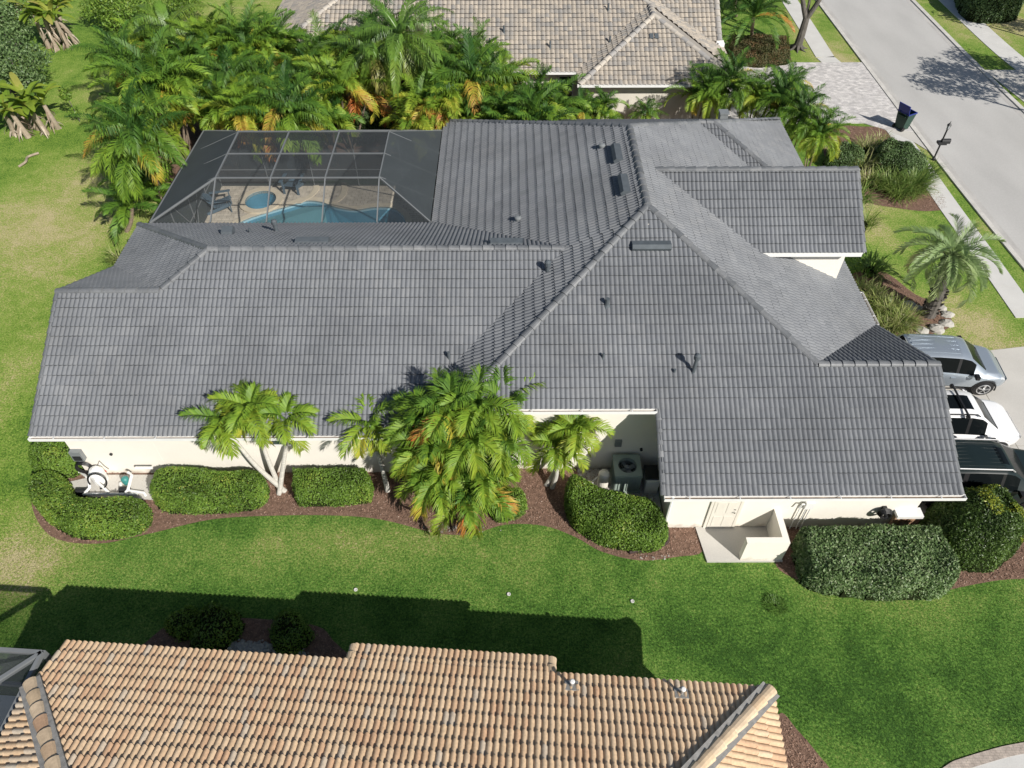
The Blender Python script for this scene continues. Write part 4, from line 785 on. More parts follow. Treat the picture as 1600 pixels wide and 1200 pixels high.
a=MB();a.add([(xo0,yo0,0),(xo0,yo1,0),(xo1,yo1,0),O3,O2,(xo0,yo0,zf)],[(0,1,3,5),(1,2,4,3)]);a.build('wall_screen',M['mesh2'],CG,fixn=False)
def adirondack(loc,rz,label):
    t=thing('deck_chair',label,'chair',loc,rz,'slate blue slatted chairs by the pool')
    a=MB()
    for i in range(6): a.box((0,-.25+.1*i,.36-.035*(5-i)*.6),(.52,.085,.022),rx=.2)
    a.build('seat',M['bluechair'],t)
    a=MB()
    for i in range(7):
        x=-.27+.09*i;h=.82-abs(i-3)**2*.018;a.bar((x*.85,.28*-1,.26),(x*1.1,-.28-.38,.26+h),.075,.02)
    a.bar((-.28,-.42,.55),(.28,-.42,.55),.05,.025);a.build('backrest',M['bluechair'],t)
    for sx in(-1,1):
        a=MB();a.box((sx*.34,-.02,.56),(.13,.78,.025));a.build('armrest',M['bluechair'],t)
        a=MB();a.bar((sx*.29,.3,0),(sx*.29,.3,.55),.09,.03);a.bar((sx*.27,.34,.34),(sx*.27,-.62,.03),.03,.12);a.build('leg',M['bluechair'],t)
    t.scale=(1.25,)*3;return t
q=G(460,298);adirondack((q[0],q[1],.02),R(172),'slate blue slatted deck chair facing the spa from its far side')
q=G(347,327);adirondack((q[0]+.1,q[1],.02),R(-75),'slate blue slatted deck chair at the left end of the pool deck')

# =============== utilities by the walls ===============
def simple(name,label,cat,mb,m,**k): return tag(mb.build(name,m),label,cat,**k)
PE=thing('pool_pump','white pool pump and filter pipework on a slab by the left end wall','pool pump',(-13,14,0),world=True)
a=MB()
def gp(u,v,z): return G(u,v,z)
for pts in([(188,755,.15),(190,765,.15),(225,770,.15),(228,775,.05)],[(200,738,.6),(206,742,.6),(200,765,.25),(196,770,.2)],[(130,772,.15),(170,772,.15),(215,772,.15)],[(60,742,.1),(85,740,.12),(125,737,.12),(136,745,.2)],[(212,731,.7),(238,731,.7)],[(138,745,.5),(140,762,.3),(133,770,.2)],[(150,752,.35),(162,762,.3),(170,770,.2)]):
    a.tube([gp(*p) for p in pts],.05,8)
a.build('pipe',M['whitep'],PE)
p=gp(142,756,0);a=MB();a.lathe([(.22,.05),(.24,.1),(.24,.55),(.16,.68),(.05,.72)],(p[0]+.35,p[1]+.1,0),16);a.build('filter_tank',M['whitep'],PE)
p=gp(197,752,.4);a=MB();a.lathe([(.1,0),(.12,.1),(.12,.25),(.06,.3)],(p[0],p[1],.3),12);a.build('valve',M['teal'],PE)
for (u,v,l_) in((195,765,.3),(128,768,.35)):
    p=gp(u,v,.15);a=MB();a.tube([p-[l_/2,0,0],p+[l_/2,0,0]],.11,12);a.box(p-[0,0,.12],(l_,.2,.06));a.build('motor',M['dark'],PE)
a=MB();c=gp(152,752,.55);a.tube([(c[0]+.3*math.cos(t),c[1]+.1*math.sin(t),c[2]+.28*math.sin(t)) for t in np.linspace(-1.5,3.6,18)],.028,6);a.build('hose',M['blk'],PE)
sheet('equipment_slab',GP([(158,743),(250,743),(247,782),(150,778),(112,773),(105,755)]),.05,'concrete',th=.06)
sheet('utility_slab',[(2.3,13.1),(4.95,12.95),(4.95,14.98),(2.3,14.98)],.03,'kerbd',th=.05)
AC=thing('ac_unit','pale green air conditioner with round top fan in the shaded wall recess','air conditioner',(3.85,14.45,0),world=True)
a=MB();x,y,h,w2=3.85,14.42,.98,.43
V=[];n=24
a.box((x,y,.06),(.92,.92,.1));
for sx,sy in((-1,0),(1,0),(0,-1),(0,1)):
    for i in range(9):
        o=-.38+.095*i;c=(x+sx*w2+(o if sy else 0),y+sy*w2+(o if sx else 0),.5);a.box(c,(.018 if sy else .02,.02 if sy else .018,.78))
    a.box((x+sx*(w2-.03),y+sy*(w2-.03),.5),(.86 if sy else .02,.02 if sy else .86,.8))
    a.box((x+sx*w2,y+sy*w2,.92),(.9 if sy else .03,.03 if sy else .9,.1))
a.build('body',M['acgreen'],AC)
sq=[(x-w2,y-w2),(x+w2,y-w2),(x+w2,y+w2),(x-w2,y+w2)];ci=[(x+.31*math.cos(t),y+.31*math.sin(t)) for t in np.linspace(0,6.283,25)[:-1]]
a=MB();V,F=ring_fill(sq,[ci],.975);a.add(V,F);wallring(a,ci,.8,.975);a.build('top_panel',M['acgreen'],AC)
a=MB();a.lathe([(.31,.62),(.31,.64)],(x,y,0),24);a.build('fan_well',M['blk'],AC)
a=MB();a.lathe([(.08,.68),(.08,.9),(.03,.93)],(x,y,0),12)
for k in range(4):
    t=k*math.pi/2+.4;a.box((x+.17*math.cos(t),y+.17*math.sin(t),.8),(.24,.14,.012),rz=t,rx=.35)
for r_ in(.12,.2,.28):a.tube([(x+r_*math.cos(t),y+r_*math.sin(t),.98) for t in np.linspace(0,6.283,25)],.004,4,cap=False)
a.build('fan',M['greymetal'],AC)
a=MB();a.lathe([(.18,0),(.19,.05),(.19,.62),(.15,.7),(.05,.74)],(3.1,14.3,.03),20);simple('softener_tank','cream rounded tank left of the air conditioner','tank',a,M['door'])
UB=thing('utility_cabinet','light grey cabinet with black lid right of the air conditioner','cabinet',(4.62,14.3,0),world=True)
a=MB();a.box((4.66,14.25,.36),(.42,.62,.66));a.build('body',M['stucco'],UB);a=MB();a.box((4.66,14.3,.74),(.46,.55,.08));a.build('lid',M['blk'],UB)
a=MB();a.tube([G(925,770,.05),G(926,752,.3),G(941,740,.45),G(946,733,.6)],.025,6);simple('white_pipe','thin white elbow pipe rising left of the cream tank','pipe',a,M['whitep'])
a=MB();a.tube([G(1018,790,.05),G(1019,778,.35)],.022,6);simple('pipe_stub','short white pipe stub behind the sloping hedge beside the garage','pipe',a,M['whitep'])
DP=smooth([G(1040,825),G(1043,840),G(1041,850),G(1025,857),G(1005,861),G(983,865)],4,False);a=MB();a.tube([(p[0],p[1],.07) for p in DP],[.055+.006*(i%2) for i in range(len(DP))],8)
simple('drain_hose','brown flexible drain hose running from the downspout over the mulch','hose',a,M['drain'])
LW=thing('low_wall','low cream stucco L shaped screen wall on a concrete pad beside the side door','wall',(7.8,12,0),world=True)
a=MB();a.prism([(7.1,11.44),(8.39,11.44),(8.39,12.645),(8.2,12.645),(8.2,11.64),(7.1,11.64)],'z',.0,1.08);a.build('panel',M['stucco'],LW)
sheet('concrete_pad',[(5.93,12.64),(6.08,11.4),(8.42,11.4),(8.45,12.64)],.07,'concrete',th=.08)
HR=thing('hose_reel','black hose reel on the cream garage wall above the big hedge','hose reel',tuple(onY(1383,803,12.55)),world=True)
c=onY(1383,803,12.45);a=MB()
for k in range(4):a.tube([(c[0]+(.2-.015*k)*math.cos(t),12.5-.04*k,c[2]+(.2-.015*k)*math.sin(t)) for t in np.linspace(0,6.283,18)],.024,5,cap=False)
a.build('hose',M['blk'],HR);a=MB();a.box((c[0],12.6,c[2]),(.12,.1,.3));a.tube([(c[0],12.62,c[2]),(c[0],12.32,c[2])],.05,8);a.build('bracket',M['dark'],HR)
for (u,v,l_) in((556,922,'leftmost of the three small white sprinkler rings in the lawn'),(795,929,'middle of the three small white sprinkler rings in the lawn'),(988,940,'rightmost of the three small white sprinkler rings in the lawn')):
    c=G(u,v);a=MB();a.tube([(c[0]+.045*math.cos(t),c[1]+.045*math.sin(t),.03) for t in np.linspace(0,6.283,18)],.014,6,cap=False);a.lathe([(.03,0),(.03,.03)],tuple(c),8);simple('sprinkler_ring',l_,'sprinkler',a,M['walk'],group='sprinkler rings in the lawn')

# =============== vehicles ===============
def car(name,label,paint,cx,cy,rz,L=4.5,Wd=1.86,Ht=1.68,ws=(.55,1.25),hood=.98,belt=.98,rear=-1.9,sun=None,opts=()):
    t=thing(name,label,'car',(cx,cy,.03),rz);hl=L/2;w=Wd/2;k=L/4.5
    tx=[-hl,-hl+.04,-hl+.15,rear*k,rear*k+.3,-.6*k,.2*k,ws[0]*k,ws[1]*k,1.75*k,hl-.22,hl-.06,hl];tz=[.72,.98,1.12,1.22,Ht-.06,Ht,Ht-.01,Ht-.1,hood+.08,hood-.01,hood-.16,hood-.34,.45]
    xs=np.unique(np.round(np.concatenate([np.arange(-hl,hl+.001,.05),[hl-.02,-hl+.02]]),3));wx=(-1.33*k,1.36*k);wr=.36;NP=11;secs=[]
    for x in xs:
        zt=np.interp(x,tx,tz);ww=w*(1-(.2*(abs(x)/hl)**7 if x<0 else .3*(x/hl)**5))-(.0 if abs(x)<hl-.3 else .10*((abs(x)-hl+.3)/.3)**2);bl=min(np.interp(x,[-hl,0,hl],[belt+.04,belt,belt-.14]),zt-.05);g=np.clip((zt-bl)/.6,0,1)
        arch=max([.27]+[wr+math.sqrt(max(0,(wr+.06)**2-(x-q)**2)) if abs(x-q)<wr+.06 else 0 for q in wx])
        z3=max(.42,arch);z1=.27 if arch<.3 else min(arch,.6);y7=(ww-.07)-(.2*g+.03);d=zt-bl
        secs.append([(0,.27),(ww-.25,.27),(ww-.02,min(z3,.74)),(ww,max(.62,min(z3+.03,.78))),(ww-.005,max(.8,z3+.05) if bl>.86 else bl-.03),(ww-.05,bl),(ww-.08,bl+d*.07),(y7,bl+d*.86),(y7-.1,bl+d*.96),(y7*.5,bl+d*.995),(0,zt)])
    S=np.array(secs);n=len(xs);full=[]
    for i in range(n): full+= [(xs[i],y,z) for y,z in S[i]]+[(xs[i],-y,z) for y,z in S[i][1:-1]]
    per=2*NP-2;ix=lambda i,j,sd: i*per+(j if sd>0 or j in(0,NP-1) else NP-1+j)
    parts={}
    for i in range(n-1):
        xm=(xs[i]+xs[i+1])/2
        for sd in(1,-1):
            for j in range(NP-1):
                q=(ix(i,j,sd),ix(i+1,j,sd),ix(i+1,j+1,sd),ix(i,j+1,sd));q=q if sd<0 else q[::-1];nm='body'
                f1=rear*k+.45;f2=ws[0]*k+.22
                if j==6 and f1<xm<f2 and (-.02<xm-.1*k<.08*k or -.05<xm+.95*k<.08): nm='pillar%d%d'%(sd>0,xm>-.4)
                elif j==6 and f1<xm<f2 and not(-.02<xm-.1*k<.08*k) and not(-.05<xm+.95*k<.08) : nm='window%d'%(sd>0)+('a' if xm>.1*k else 'b' if xm>-.95*k else 'c')
                elif j>=8 and ws[0]*k+.06<xm<ws[1]*k: nm='windshield'
                elif j>=8 and rear*k+.0<xm<rear*k+.27: nm='rear_window'
                elif sun and j==9 and sun[0]<xm<sun[1]: nm='sunroof'
                elif j in(4,5) and hl-.42<xm<hl-.1: nm='headlight%d'%(sd>0)
                elif j in(3,4,5) and xm<-hl+.12: nm='tail_light%d'%(sd>0)
                elif j==0 or (j==1 and True): nm='sill'
                parts.setdefault(nm,[]).append(q)
    V=np.array(full)
    mm={'body':paint,'windshield':'glass','rear_window':'glass','sunroof':'glass','sill':'blk'}
    for nm,F in parts.items():
        us=sorted({v for f in F for v in f});mp={v:i for i,v in enumerate(us)};a=MB();a.add(V[us],[tuple(mp[v] for v in f) for f in F]);base='pillar' if nm[:3]=='pil' else nm.rstrip('abc').rstrip('01') if nm[:6] in('window','headli','tail_l') else nm
        a.build(base,M[mm.get(nm,'blk' if base=='pillar' else 'glass' if base=='window' else 'lens' if base=='headlight' else 'lampred')],t,smooth=True,fixn=False)
    ends=MB()
    for i in(0,n-1): ends.add(V[[ix(i,j,1) for j in range(NP)]+[ix(i,j,-1) for j in range(NP-2,0,-1)]],[tuple(range(2*NP-2))])
    ends.build('bumper',M[paint],t)
    for q in wx:
        for sd in(1,-1):
            a=MB();y=sd*(w-.11)
            P=[(q,y-.11,wr),(q,y-.09,wr),(q,y+.09,wr),(q,y+.11,wr)];a.tube(P,[wr-.05,wr,wr,wr-.05],24);wh=a.build('wheel',M['blk'],t)
            a=MB();yo=y+sd*.115;a.tube([(q,yo-sd*.02,wr),(q,yo,wr)],[.245,.235],20,m=1)
            for s_ in range(5):
                an=s_*2*math.pi/5;a.bar((q,yo+sd*.012,wr),(q+.22*math.sin(an),yo+sd*.012,wr+.22*math.cos(an)),.075,.02)
            a.tube([(q,yo,wr),(q,yo+sd*.03,wr)],.05,10)
            a.tube([(q+.225*math.cos(v_),yo+sd*.01,wr+.225*math.sin(v_)) for v_ in np.linspace(0,6.283,21)],.02,6,cap=False);r_=a.build('rim',[M['rim'],M['dark']],wh)
            a=MB();a.tube([(q+(wr+.05)*math.cos(v_),sd*(w-.015),wr+(wr+.05)*math.sin(v_)) for v_ in np.linspace(-.1,math.pi+.1,16)],.03,6,cap=False);a.build('wheel_arch',M['blk' if paint!='wpaint' else paint],t)
    for sd in(1,-1):
        a=MB();a.box((ws[0]*k+.25,sd*(w+.1),belt+.08),(.13,.2,.14));a.bar((ws[0]*k+.25,sd*(w-.08),belt+.03),(ws[0]*k+.25,sd*(w+.05),belt+.05),.06,.05);a.build('wing_mirror',M['blk' if paint!='wpaint' else paint],t,)
        for hx in(.05,-.9): a=MB();a.box((hx*k,sd*(w+.005),.86),(.17,.04,.03));a.build('door_handle',M[paint],t)
    if 'ribs' in opts:
        for y in np.linspace(-.42,.42,5 if paint!='bpaint' else 7): a=MB();a.bar((-1.5*k,y,Ht-.016),(.15*k,y,Ht-.016),.03,.02);a.build('roof_rib',M[paint],t)
    if 'rails' in opts:
        for sd in(1,-1):
            a=MB();a.tube([(-1.6*k,sd*.6,Ht-.06),(-1.5*k,sd*.6,Ht+.02),(.3*k,sd*.6,Ht+.02),(.42*k,sd*.6,Ht-.08)],.025,6);a.build('roof_rail',M['rim' if paint=='bpaint' else 'blk'],t)
    if 'rack' in opts:
        for x in(-.95,-.05): a=MB();a.bar((x,-.75,Ht+.07),(x,.75,Ht+.07),.06,.035);a.box((x,.7,Ht+.02),(.1,.1,.1));a.box((x,-.7,Ht+.02),(.1,.1,.1));a.build('rack_bar',M['blk'],t)
    a=MB();a.box((ws[1]*k-.02,0,hood+.085),(.05,1.2,.012));a.build('wiper_cowl',M['blk'],t)
    return t
car('parked_suv','silver car parked farthest up the drive beside the rock edged palm','silver',16.25,19.3,R(-5),4.4,1.84,1.66,sun=None,opts=('ribs',))
car('parked_suv','white car with black roof rack and sunroof between the silver and black cars','wpaint',15.3,16.45,R(-1),4.7,1.86,1.74,sun=(-.85,.35),opts=('rack','rails'))
car('parked_suv','black car with ribbed roof and silver rails behind the round shrub','bpaint',15.35,14.15,R(-2),4.9,1.95,1.8,ws=(.45,1.15),hood=1.08,belt=1.08,sun=(.1,.4),opts=('ribs','rails'))
# =============== bin, lamp ===============
q=G(1407,201);BN=thing('wheelie_bin','dark green wheeled rubbish bin with open navy lid beside the kerb','bin',tuple(q),R(28))
a=MB();b0,b1=(.23,.27),(.31,.38);z0,z1=.06,1.0
V=[(-b0[0],-b0[1],z0),(b0[0],-b0[1],z0),(b0[0],b0[1],z0),(-b0[0],b0[1],z0),(-b1[0],-b1[1],z1),(b1[0],-b1[1],z1),(b1[0],b1[1],z1),(-b1[0],b1[1],z1)]
a.add(V,[(0,3,2,1),(0,1,5,4),(1,2,6,5),(2,3,7,6),(3,0,4,7)]);a.box((-.34,0,.85),(.08,.5,.06));a.bar((-.32,-.2,1.0),(-.4,-.2,1.0),.04,.04);a.bar((-.32,.2,1.),(-.4,.2,1.),.04,.04);a.build('body',M['bin'],BN)
a=MB();[a.box(p,d) for p,d in(((0,-.38,1.01),(.68,.04,.06)),((0,.38,1.01),(.68,.04,.06)),((.32,0,1.01),(.04,.76,.06)),((-.32,0,1.01),(.04,.76,.06)))];a.build('rim',M['lid'],BN)
a=MB();a.box((.36,0,.9),(.02,.3,.16));a.build('collar',M['lid'],BN)
a=MB();a.tube([(.345,0,.8),(.372,0,.8)],.09,12);a.build('emblem',M['whitep'],BN)
a=MB();a.box((-.36,0,1.22),(.035,.74,.62),ry=-.28);a.build('lid',M['lid'],BN)
for y in(-.3,.3): a=MB();a.tube([(-.24,y-.03,.13),(-.24,y+.03,.13)],.13,14);a.build('wheel',M['blk'],BN)
q=G(1458,250);LM=thing('lamp_post_mailbox','black lantern post with a black mailbox halfway up on the kerb strip','lamp post',tuple(q),0)
a=MB();a.lathe([(.09,0),(.09,.12),(.045,.16),(.04,1.72),(.07,1.76)],(0,0,0),10);a.build('post',M['dark'],LM)
a=MB();a.box((.05,0,.95),(.42,.26,.06));a.box((-.08,0,1.02),(.24,.24,.1));a.build('bracket',M['dark'],LM)
a=MB();a.prism([(-.1,.98),(.1,.98),(.1,1.12),(.07,1.19),(0,1.22),(-.07,1.19),(-.1,1.12)],'x',-.02,.42);a.build('mailbox',M['dark'],LM)
a=MB();a.lathe([(.05,1.76),(.09,1.95),(.09,1.96)],(0,0,0),6);a.build('lantern_glass',M['lens'],LM)
a=MB();a.lathe([(.12,1.96),(.05,2.06),(.02,2.1),(.012,2.18)],(0,0,0),6)
for k in range(6):
    t=k*math.pi/3;a.bar((.052*math.cos(t),.052*math.sin(t),1.76),(.095*math.cos(t),.095*math.sin(t),1.96),.012,.012)
a.build('lantern_cap',M['dark'],LM)
# =============== hedges and shrubs ===============
def spots(frac,lo=.6,hi=1.): 
    def f(Q,T,r):
        m=r.random(len(Q))<frac;T=T.copy();T[m]=r.uniform(lo,hi,m.sum());return T
    return f
lob=lambda Q,T,r: T+.12*np.sin(Q[:,0]*1.3+Q[:,2]*2)
mound('hedge','clipped hedge curling in front of the white pool pipes by the left corner','hedge',smooth(HP([(52,758),(70,745),(95,745),(108,757),(118,778),(140,788),(215,787),(234,800),(230,828),(185,843),(118,840),(75,812),(54,785)],.8),4),.8,.2,.035,1500,seed=11,tf=spots(.07,.8,1))
mound('hedge','small clipped hedge against the far side of the left house corner','hedge',smooth(HP([(66,700),(88,684),(112,690),(128,742),(72,750),(58,730)],1.),4),1.0,.2,.035,1500,seed=12)
mound('hedge','clipped hedge left of the three trunked palm along the cream wall','hedge',smooth(HP([(243,757),(255,742),(300,738),(340,744),(405,745),(417,765),(412,790),(380,800),(275,803),(248,790)],.95),4),.9,.2,.035,1500,seed=13,tf=spots(.04,.8,1))
mound('hedge','short clipped hedge between the three trunked palm and the leaning single palm','hedge',HP([(461,742),(520,741),(573,741),(581,755),(580,786),(520,792),(470,791),(461,775)],.95),.9,.15,.035,1500,seed=14)
mound('hedge','clipped hedge sloping along the bed in front of the air conditioner','hedge',smooth(HP([(887,757),(900,750),(935,770),(975,781),(1010,790),(1030,812),(1037,850),(1012,864),(950,855),(905,832),(886,795)],.9),4),.9,.2,.035,1500,seed=15)
mound('hedge','large dark glossy hedge in front of the garage side wall','hedge',smooth(HP([(1247,845),(1256,836),(1340,834),(1446,834),(1462,850),(1477,890),(1477,922),(1462,933),(1380,938),(1280,926),(1250,905)],1.3),3),1.2,.16,.05,1200,mt='darkleaf',seed=16,lump=.04,tf=spots(.3,.65,1))
mound('hedge','low dark shrub half hidden behind the big areca palm clump','shrub',smooth(GP([(770,790),(790,770),(815,768),(820,790),(800,802),(775,806)],.4),4),.75,.25,.035,1400,seed=17)
c=G(1532,812,1.1)
def yel(Q,T,r):
    m=((Q[:,0]-c[0])*.75+(Q[:,2]-1.3)*.7+(Q[:,1]-c[1])*.35+.2*np.sin(Q[:,0]*5)>.42)&(np.sin(Q[:,0]*6+Q[:,2]*5)+np.sin(Q[:,1]*7-Q[:,2]*4)>-.5);T=np.minimum(T,.95)*.58;m&=(r.random(len(Q))<.75);T[m]=r.uniform(.5,.95,m.sum());return T
mound('round_shrub','big rounded dark shrub with bright yellow leaves on its right side','shrub',[(c[0]+1.3*math.cos(t),c[1]+1.2*math.sin(t)) for t in np.linspace(0,6.283,25)[:-1]],2.0,.85,.04,1300,mt='ballleaf',seed=18,tf=yel,lump=.12,powr=2.2)
def small(u,v,z,r,h,label,mt='hedgeleaf',seed=1,name='shrub',leaf=.04,dens=900,**k):
    c=G(u,v,z);rr=np.random.default_rng(seed);poly=[(c[0]+r*(1+.12*rr.normal())*math.cos(t),c[1]+r*(1+.12*rr.normal())*math.sin(t)) for t in np.linspace(0,6.283,13)[:-1]]
    return mound(name,label,'shrub',smooth(poly,3),h,r*.75,leaf,dens,mt=mt,seed=seed,lump=.1,**k)
small(335,972,.5,.7,.55,'left of the two shaded shrubs between the lawn and the orange roof',seed=21,dens=500)
small(285,968,.5,.45,.55,'small shrub crowding the left shaded shrub beside the orange roof',seed=22,dens=500)
small(450,985,.5,.6,.6,'right of the two shaded shrubs between the lawn and the orange roof',seed=23,dens=500)
small(560,183,.8,1.6,1.5,'dark leafy shrub under the drooping palms behind the pool cage','darkleaf',24,dens=500,leaf=.06)
small(500,192,.7,1.3,1.3,'low dark shrub left of the drooping palms behind the pool cage','darkleaf',25,dens=500,leaf=.06)
small(715,185,.8,1.2,1.4,'dark shrub at the right end of the pool cage below the palms','darkleaf',26,dens=500,leaf=.06)
mound('hedge','copper red hedge beside the paver drive under the dark palm','hedge',GP([(1138,66),(1185,64),(1230,67),(1233,92),(1190,97),(1140,93)],.4),.9,.2,.06,500,mt='redleaf',seed=27)
small(1322,242,.6,.9,1.1,'small dark shrub behind the street corner of the grey roof','darkleaf',28,dens=600)
small(1400,245,.7,1.25,1.3,'dark green shrub next to the dry straw coloured clumps','darkleaf',29,dens=600)
mound('hedge','tall dark hedge beyond the far pavement at the top right','hedge',smooth(GP([(1505,-8),(1530,12),(1590,10),(1600,-5),(1590,-30),(1510,-30)],1.),4),2.0,.6,.07,260,mt='darkleaf',seed=30)
small(1545,2-25,1.,1,1.,'shrub beyond the top right hedge','darkleaf',36,dens=300)
# grass-like clumps
def ribbon(mb,o,az,el,L,w,B,t,k=4,rg=rng):
    p=np.array(o,float);V=[];s=np.array([-math.sin(az),math.cos(az),0])
    for i in range(k+1):
        u=i/k;ww=w*(1-u**1.5)*.5+.001;V+= [p-s*ww,p+s*ww];e=el-B*u;p=p+np.array([math.cos(e)*math.cos(az),math.cos(e)*math.sin(az),math.sin(e)])*L/k
    mb.add(V,[(2*i,2*i+1,2*i+3,2*i+2) for i in range(k)],t)
def clump(u,v,z,label,n=140,L=.8,w=.03,tint=(.2,.9),seed=1,r=.3,cat='grass clump',name='strap_leaf_clump',mt='grassblade',grp=None):
    c=G(u,v,z);rr=np.random.default_rng(seed);t=thing(name,label,cat,(c[0],c[1],0),group=grp);mb=MB()
    for i in range(n):
        a=rr.uniform(0,6.283);q=rr.random()**.6*r*1.25;aa=rr.uniform(0,6.28);ribbon(mb,(q*math.cos(a),q*math.sin(a),.02+rr.random()*z*.8),a+rr.normal(0,.5),R(rr.uniform(30,88)),L*rr.uniform(.6,1.1),w,R(rr.uniform(30,110)),float(np.clip(rr.uniform(*tint),0,1)))
    mb.build('leaves',M[mt],t,fixn=False);a=MB();a.lathe([(r*.5*(z>.1)+.02,0),(r*.45*(z>.1)+.02,z*.5),(r*.15,z*.7)],(0,0,0),8);a.build('stems',M['core'],t);return t
for i,(u,v,n,L,ti,lb_) in enumerate([(1425,288,620,.95,(.5,1),'large green strap leaf clump beside the pavement'),(1393,285,500,.9,(.55,1),'green strap leaf clump left of the large one beside the pavement'),(1442,268,420,.8,(.6,1),'smaller green strap leaf clump nearest the pavement edge'),(1408,300,300,.7,(.4,.9),'low green strap leaf clump at the mulch end')]):
    clump(u,v,.3,lb_,n,L,.035,ti,50+i,.55)
for i,(u,v,z,n,L,lb_) in enumerate([(1358,222,.9,170,.75,'tallest straw coloured dracaena clump behind the bin'),(1378,212,.8,120,.6,'straw coloured clump nearest the bin'),(1352,248,.7,150,.7,'straw coloured clump between the dark shrubs'),(1385,235,.6,120,.6,'straw coloured clump beside the green strap leaf clumps'),(1362,275,.6,130,.7,'lowest straw coloured clump next to the tiled gable')]):
    clump(u,v,z,lb_,n,L,.035,(0,.55),60+i,.4)
for i,(u,v,z,n,L,lb_) in enumerate([(1352,448,.6,260,.6,'striped pale clump highest along the street side eave'),(1372,462,.6,300,.65,'striped pale clump second down the street side eave'),(1392,478,.6,420,.65,'striped pale clump third down the street side eave'),(1412,495,.6,480,.65,'full striped pale clump beside the palm rocks'),(1390,508,.5,260,.6,'striped pale clump nearest the silver car')]):
    clump(u,v,z,lb_,n,L,.03,(.05,.75),70+i,.45)
clump(1345,300,.9,'arching green fronds beside the gable end',160,1.1,.05,(.6,1),80,.35);clump(1355,340,.7,'small weeping green clump on the lawn edge by the gable',120,1.,.04,(.3,.8),81,.3)
clump(183,400,.5,'pale yellow green grass tuft at the left wing corner',90,.8,.04,(.1,.6),82,.25);clump(1365,412,.6,'dark leafy clump in the corner below the raised gable',180,.7,.06,(.8,1),83,.5)
clump(1212,945,.03,'small dark weed patch in the lawn right of the sprinkler rings',420,.11,.016,(.9,1),84,.26,name='weed_patch',cat='weeds')
# =============== palms ===============
def trunk(mb,P,r0,r1,k=9,t=.5):
    P=smooth3(P);mb.tube(P,np.linspace(r0,r1,len(P)),k,t)
def smooth3(pts,k=6):
    P=np.array(pts,float);n=len(P);out=[]
    for i in range(n-1):
        p0,p1,p2,p3=P[max(i-1,0)],P[i],P[i+1],P[min(i+2,n-1)]
        for j in range(k):
            t=j/k;out.append(.5*((2*p1)+(-p0+p2)*t+(2*p0-5*p1+4*p2-p3)*t*t+(-p0+3*p1-3*p2+p3)*t**3))
    out.append(P[-1]);return np.array(out)
def palm(name,label,base,crowns,L,n,seed,group=None,tr=(.09,.055),leafk={},mt='palmleaf',tm='palmtrunk',shaft=.45):
    rr=np.random.default_rng(seed);t=thing(name,label,'palm',tuple(base),group=group);b=np.array(base,float)
    for ci,c in enumerate(crowns):
        c=np.array(c)-b;o=np.array([.12*math.cos(ci*2.1),.12*math.sin(ci*2.1),0])*(len(crowns)>1)
        mb=MB();mid=o*.8+c*.45+np.array([rr.normal(0,.05)+c[0]*.12,rr.normal(0,.05)+c[1]*.12,-.1]);trunk(mb,[o,mid,c-[0,0,shaft]],*tr);mb.build('trunk',M[tm],t)
        if shaft>.2: mb=MB();mb.tube([c-[0,0,shaft+.02],c-[0,0,shaft*.5],c],[tr[1],tr[1]*1.25,tr[1]*.6],8,.75);mb.build('crownshaft',M['palmleaf'],t)
        mb=MB();crown(mb,c,n,L,rr,**leafk);mb.build('crown',M[mt],t,fixn=False)
    return t
AD=dict(e=(80,0),B=(70,125),pairs=36,lL=.5,lW=.038,vee=.4,droop=.7,tint=(.4,.66),ttip=.05,yellow=.0,start=.1)
palm('three_trunk_palm','pale three trunked palm against the cream wall between two hedges',G(440,768),[G(352,662,2.75),G(392,640,3.15),G(447,655,2.75)],1.4,15,101,leafk=AD)
palm('leaning_palm','single leaning palm with bright crown left of the big areca clump',G(606,768),[G(575,662,2.6)],1.4,15,102,leafk=AD)
palm('twin_trunk_palm','two trunked palm right of the big areca clump before the wall recess',G(857,762),[G(868,700,2.0),G(898,672,2.55)],1.25,14,103,leafk=AD)
AR=dict(e=(86,5),B=(55,135),pairs=40,lL=.6,lW=.036,vee=.5,droop=.8,tint=(.42,.86),ttip=.1,yellow=.2,start=.14,fold=55)
b=G(722,795);rr=np.random.default_rng(9);cs=[]
for (u,v,z) in [(700,645,3.8),(665,655,3.3),(745,640,3.7),(785,635,3.4),(675,700,2.8),(735,690,3.1),(785,685,2.6),(655,700,2.1),(695,740,2.0),(755,740,1.8),(680,755,1.4),(720,780,1.1),(755,770,1.0)]: cs.append(G(u,v,z))
t=palm('areca_palm_clump','huge dense areca palm clump with orange tipped fronds in front of the house',b,cs,1.5,13,104,tr=(.05,.035),leafk=AR,tm='palmbrown')
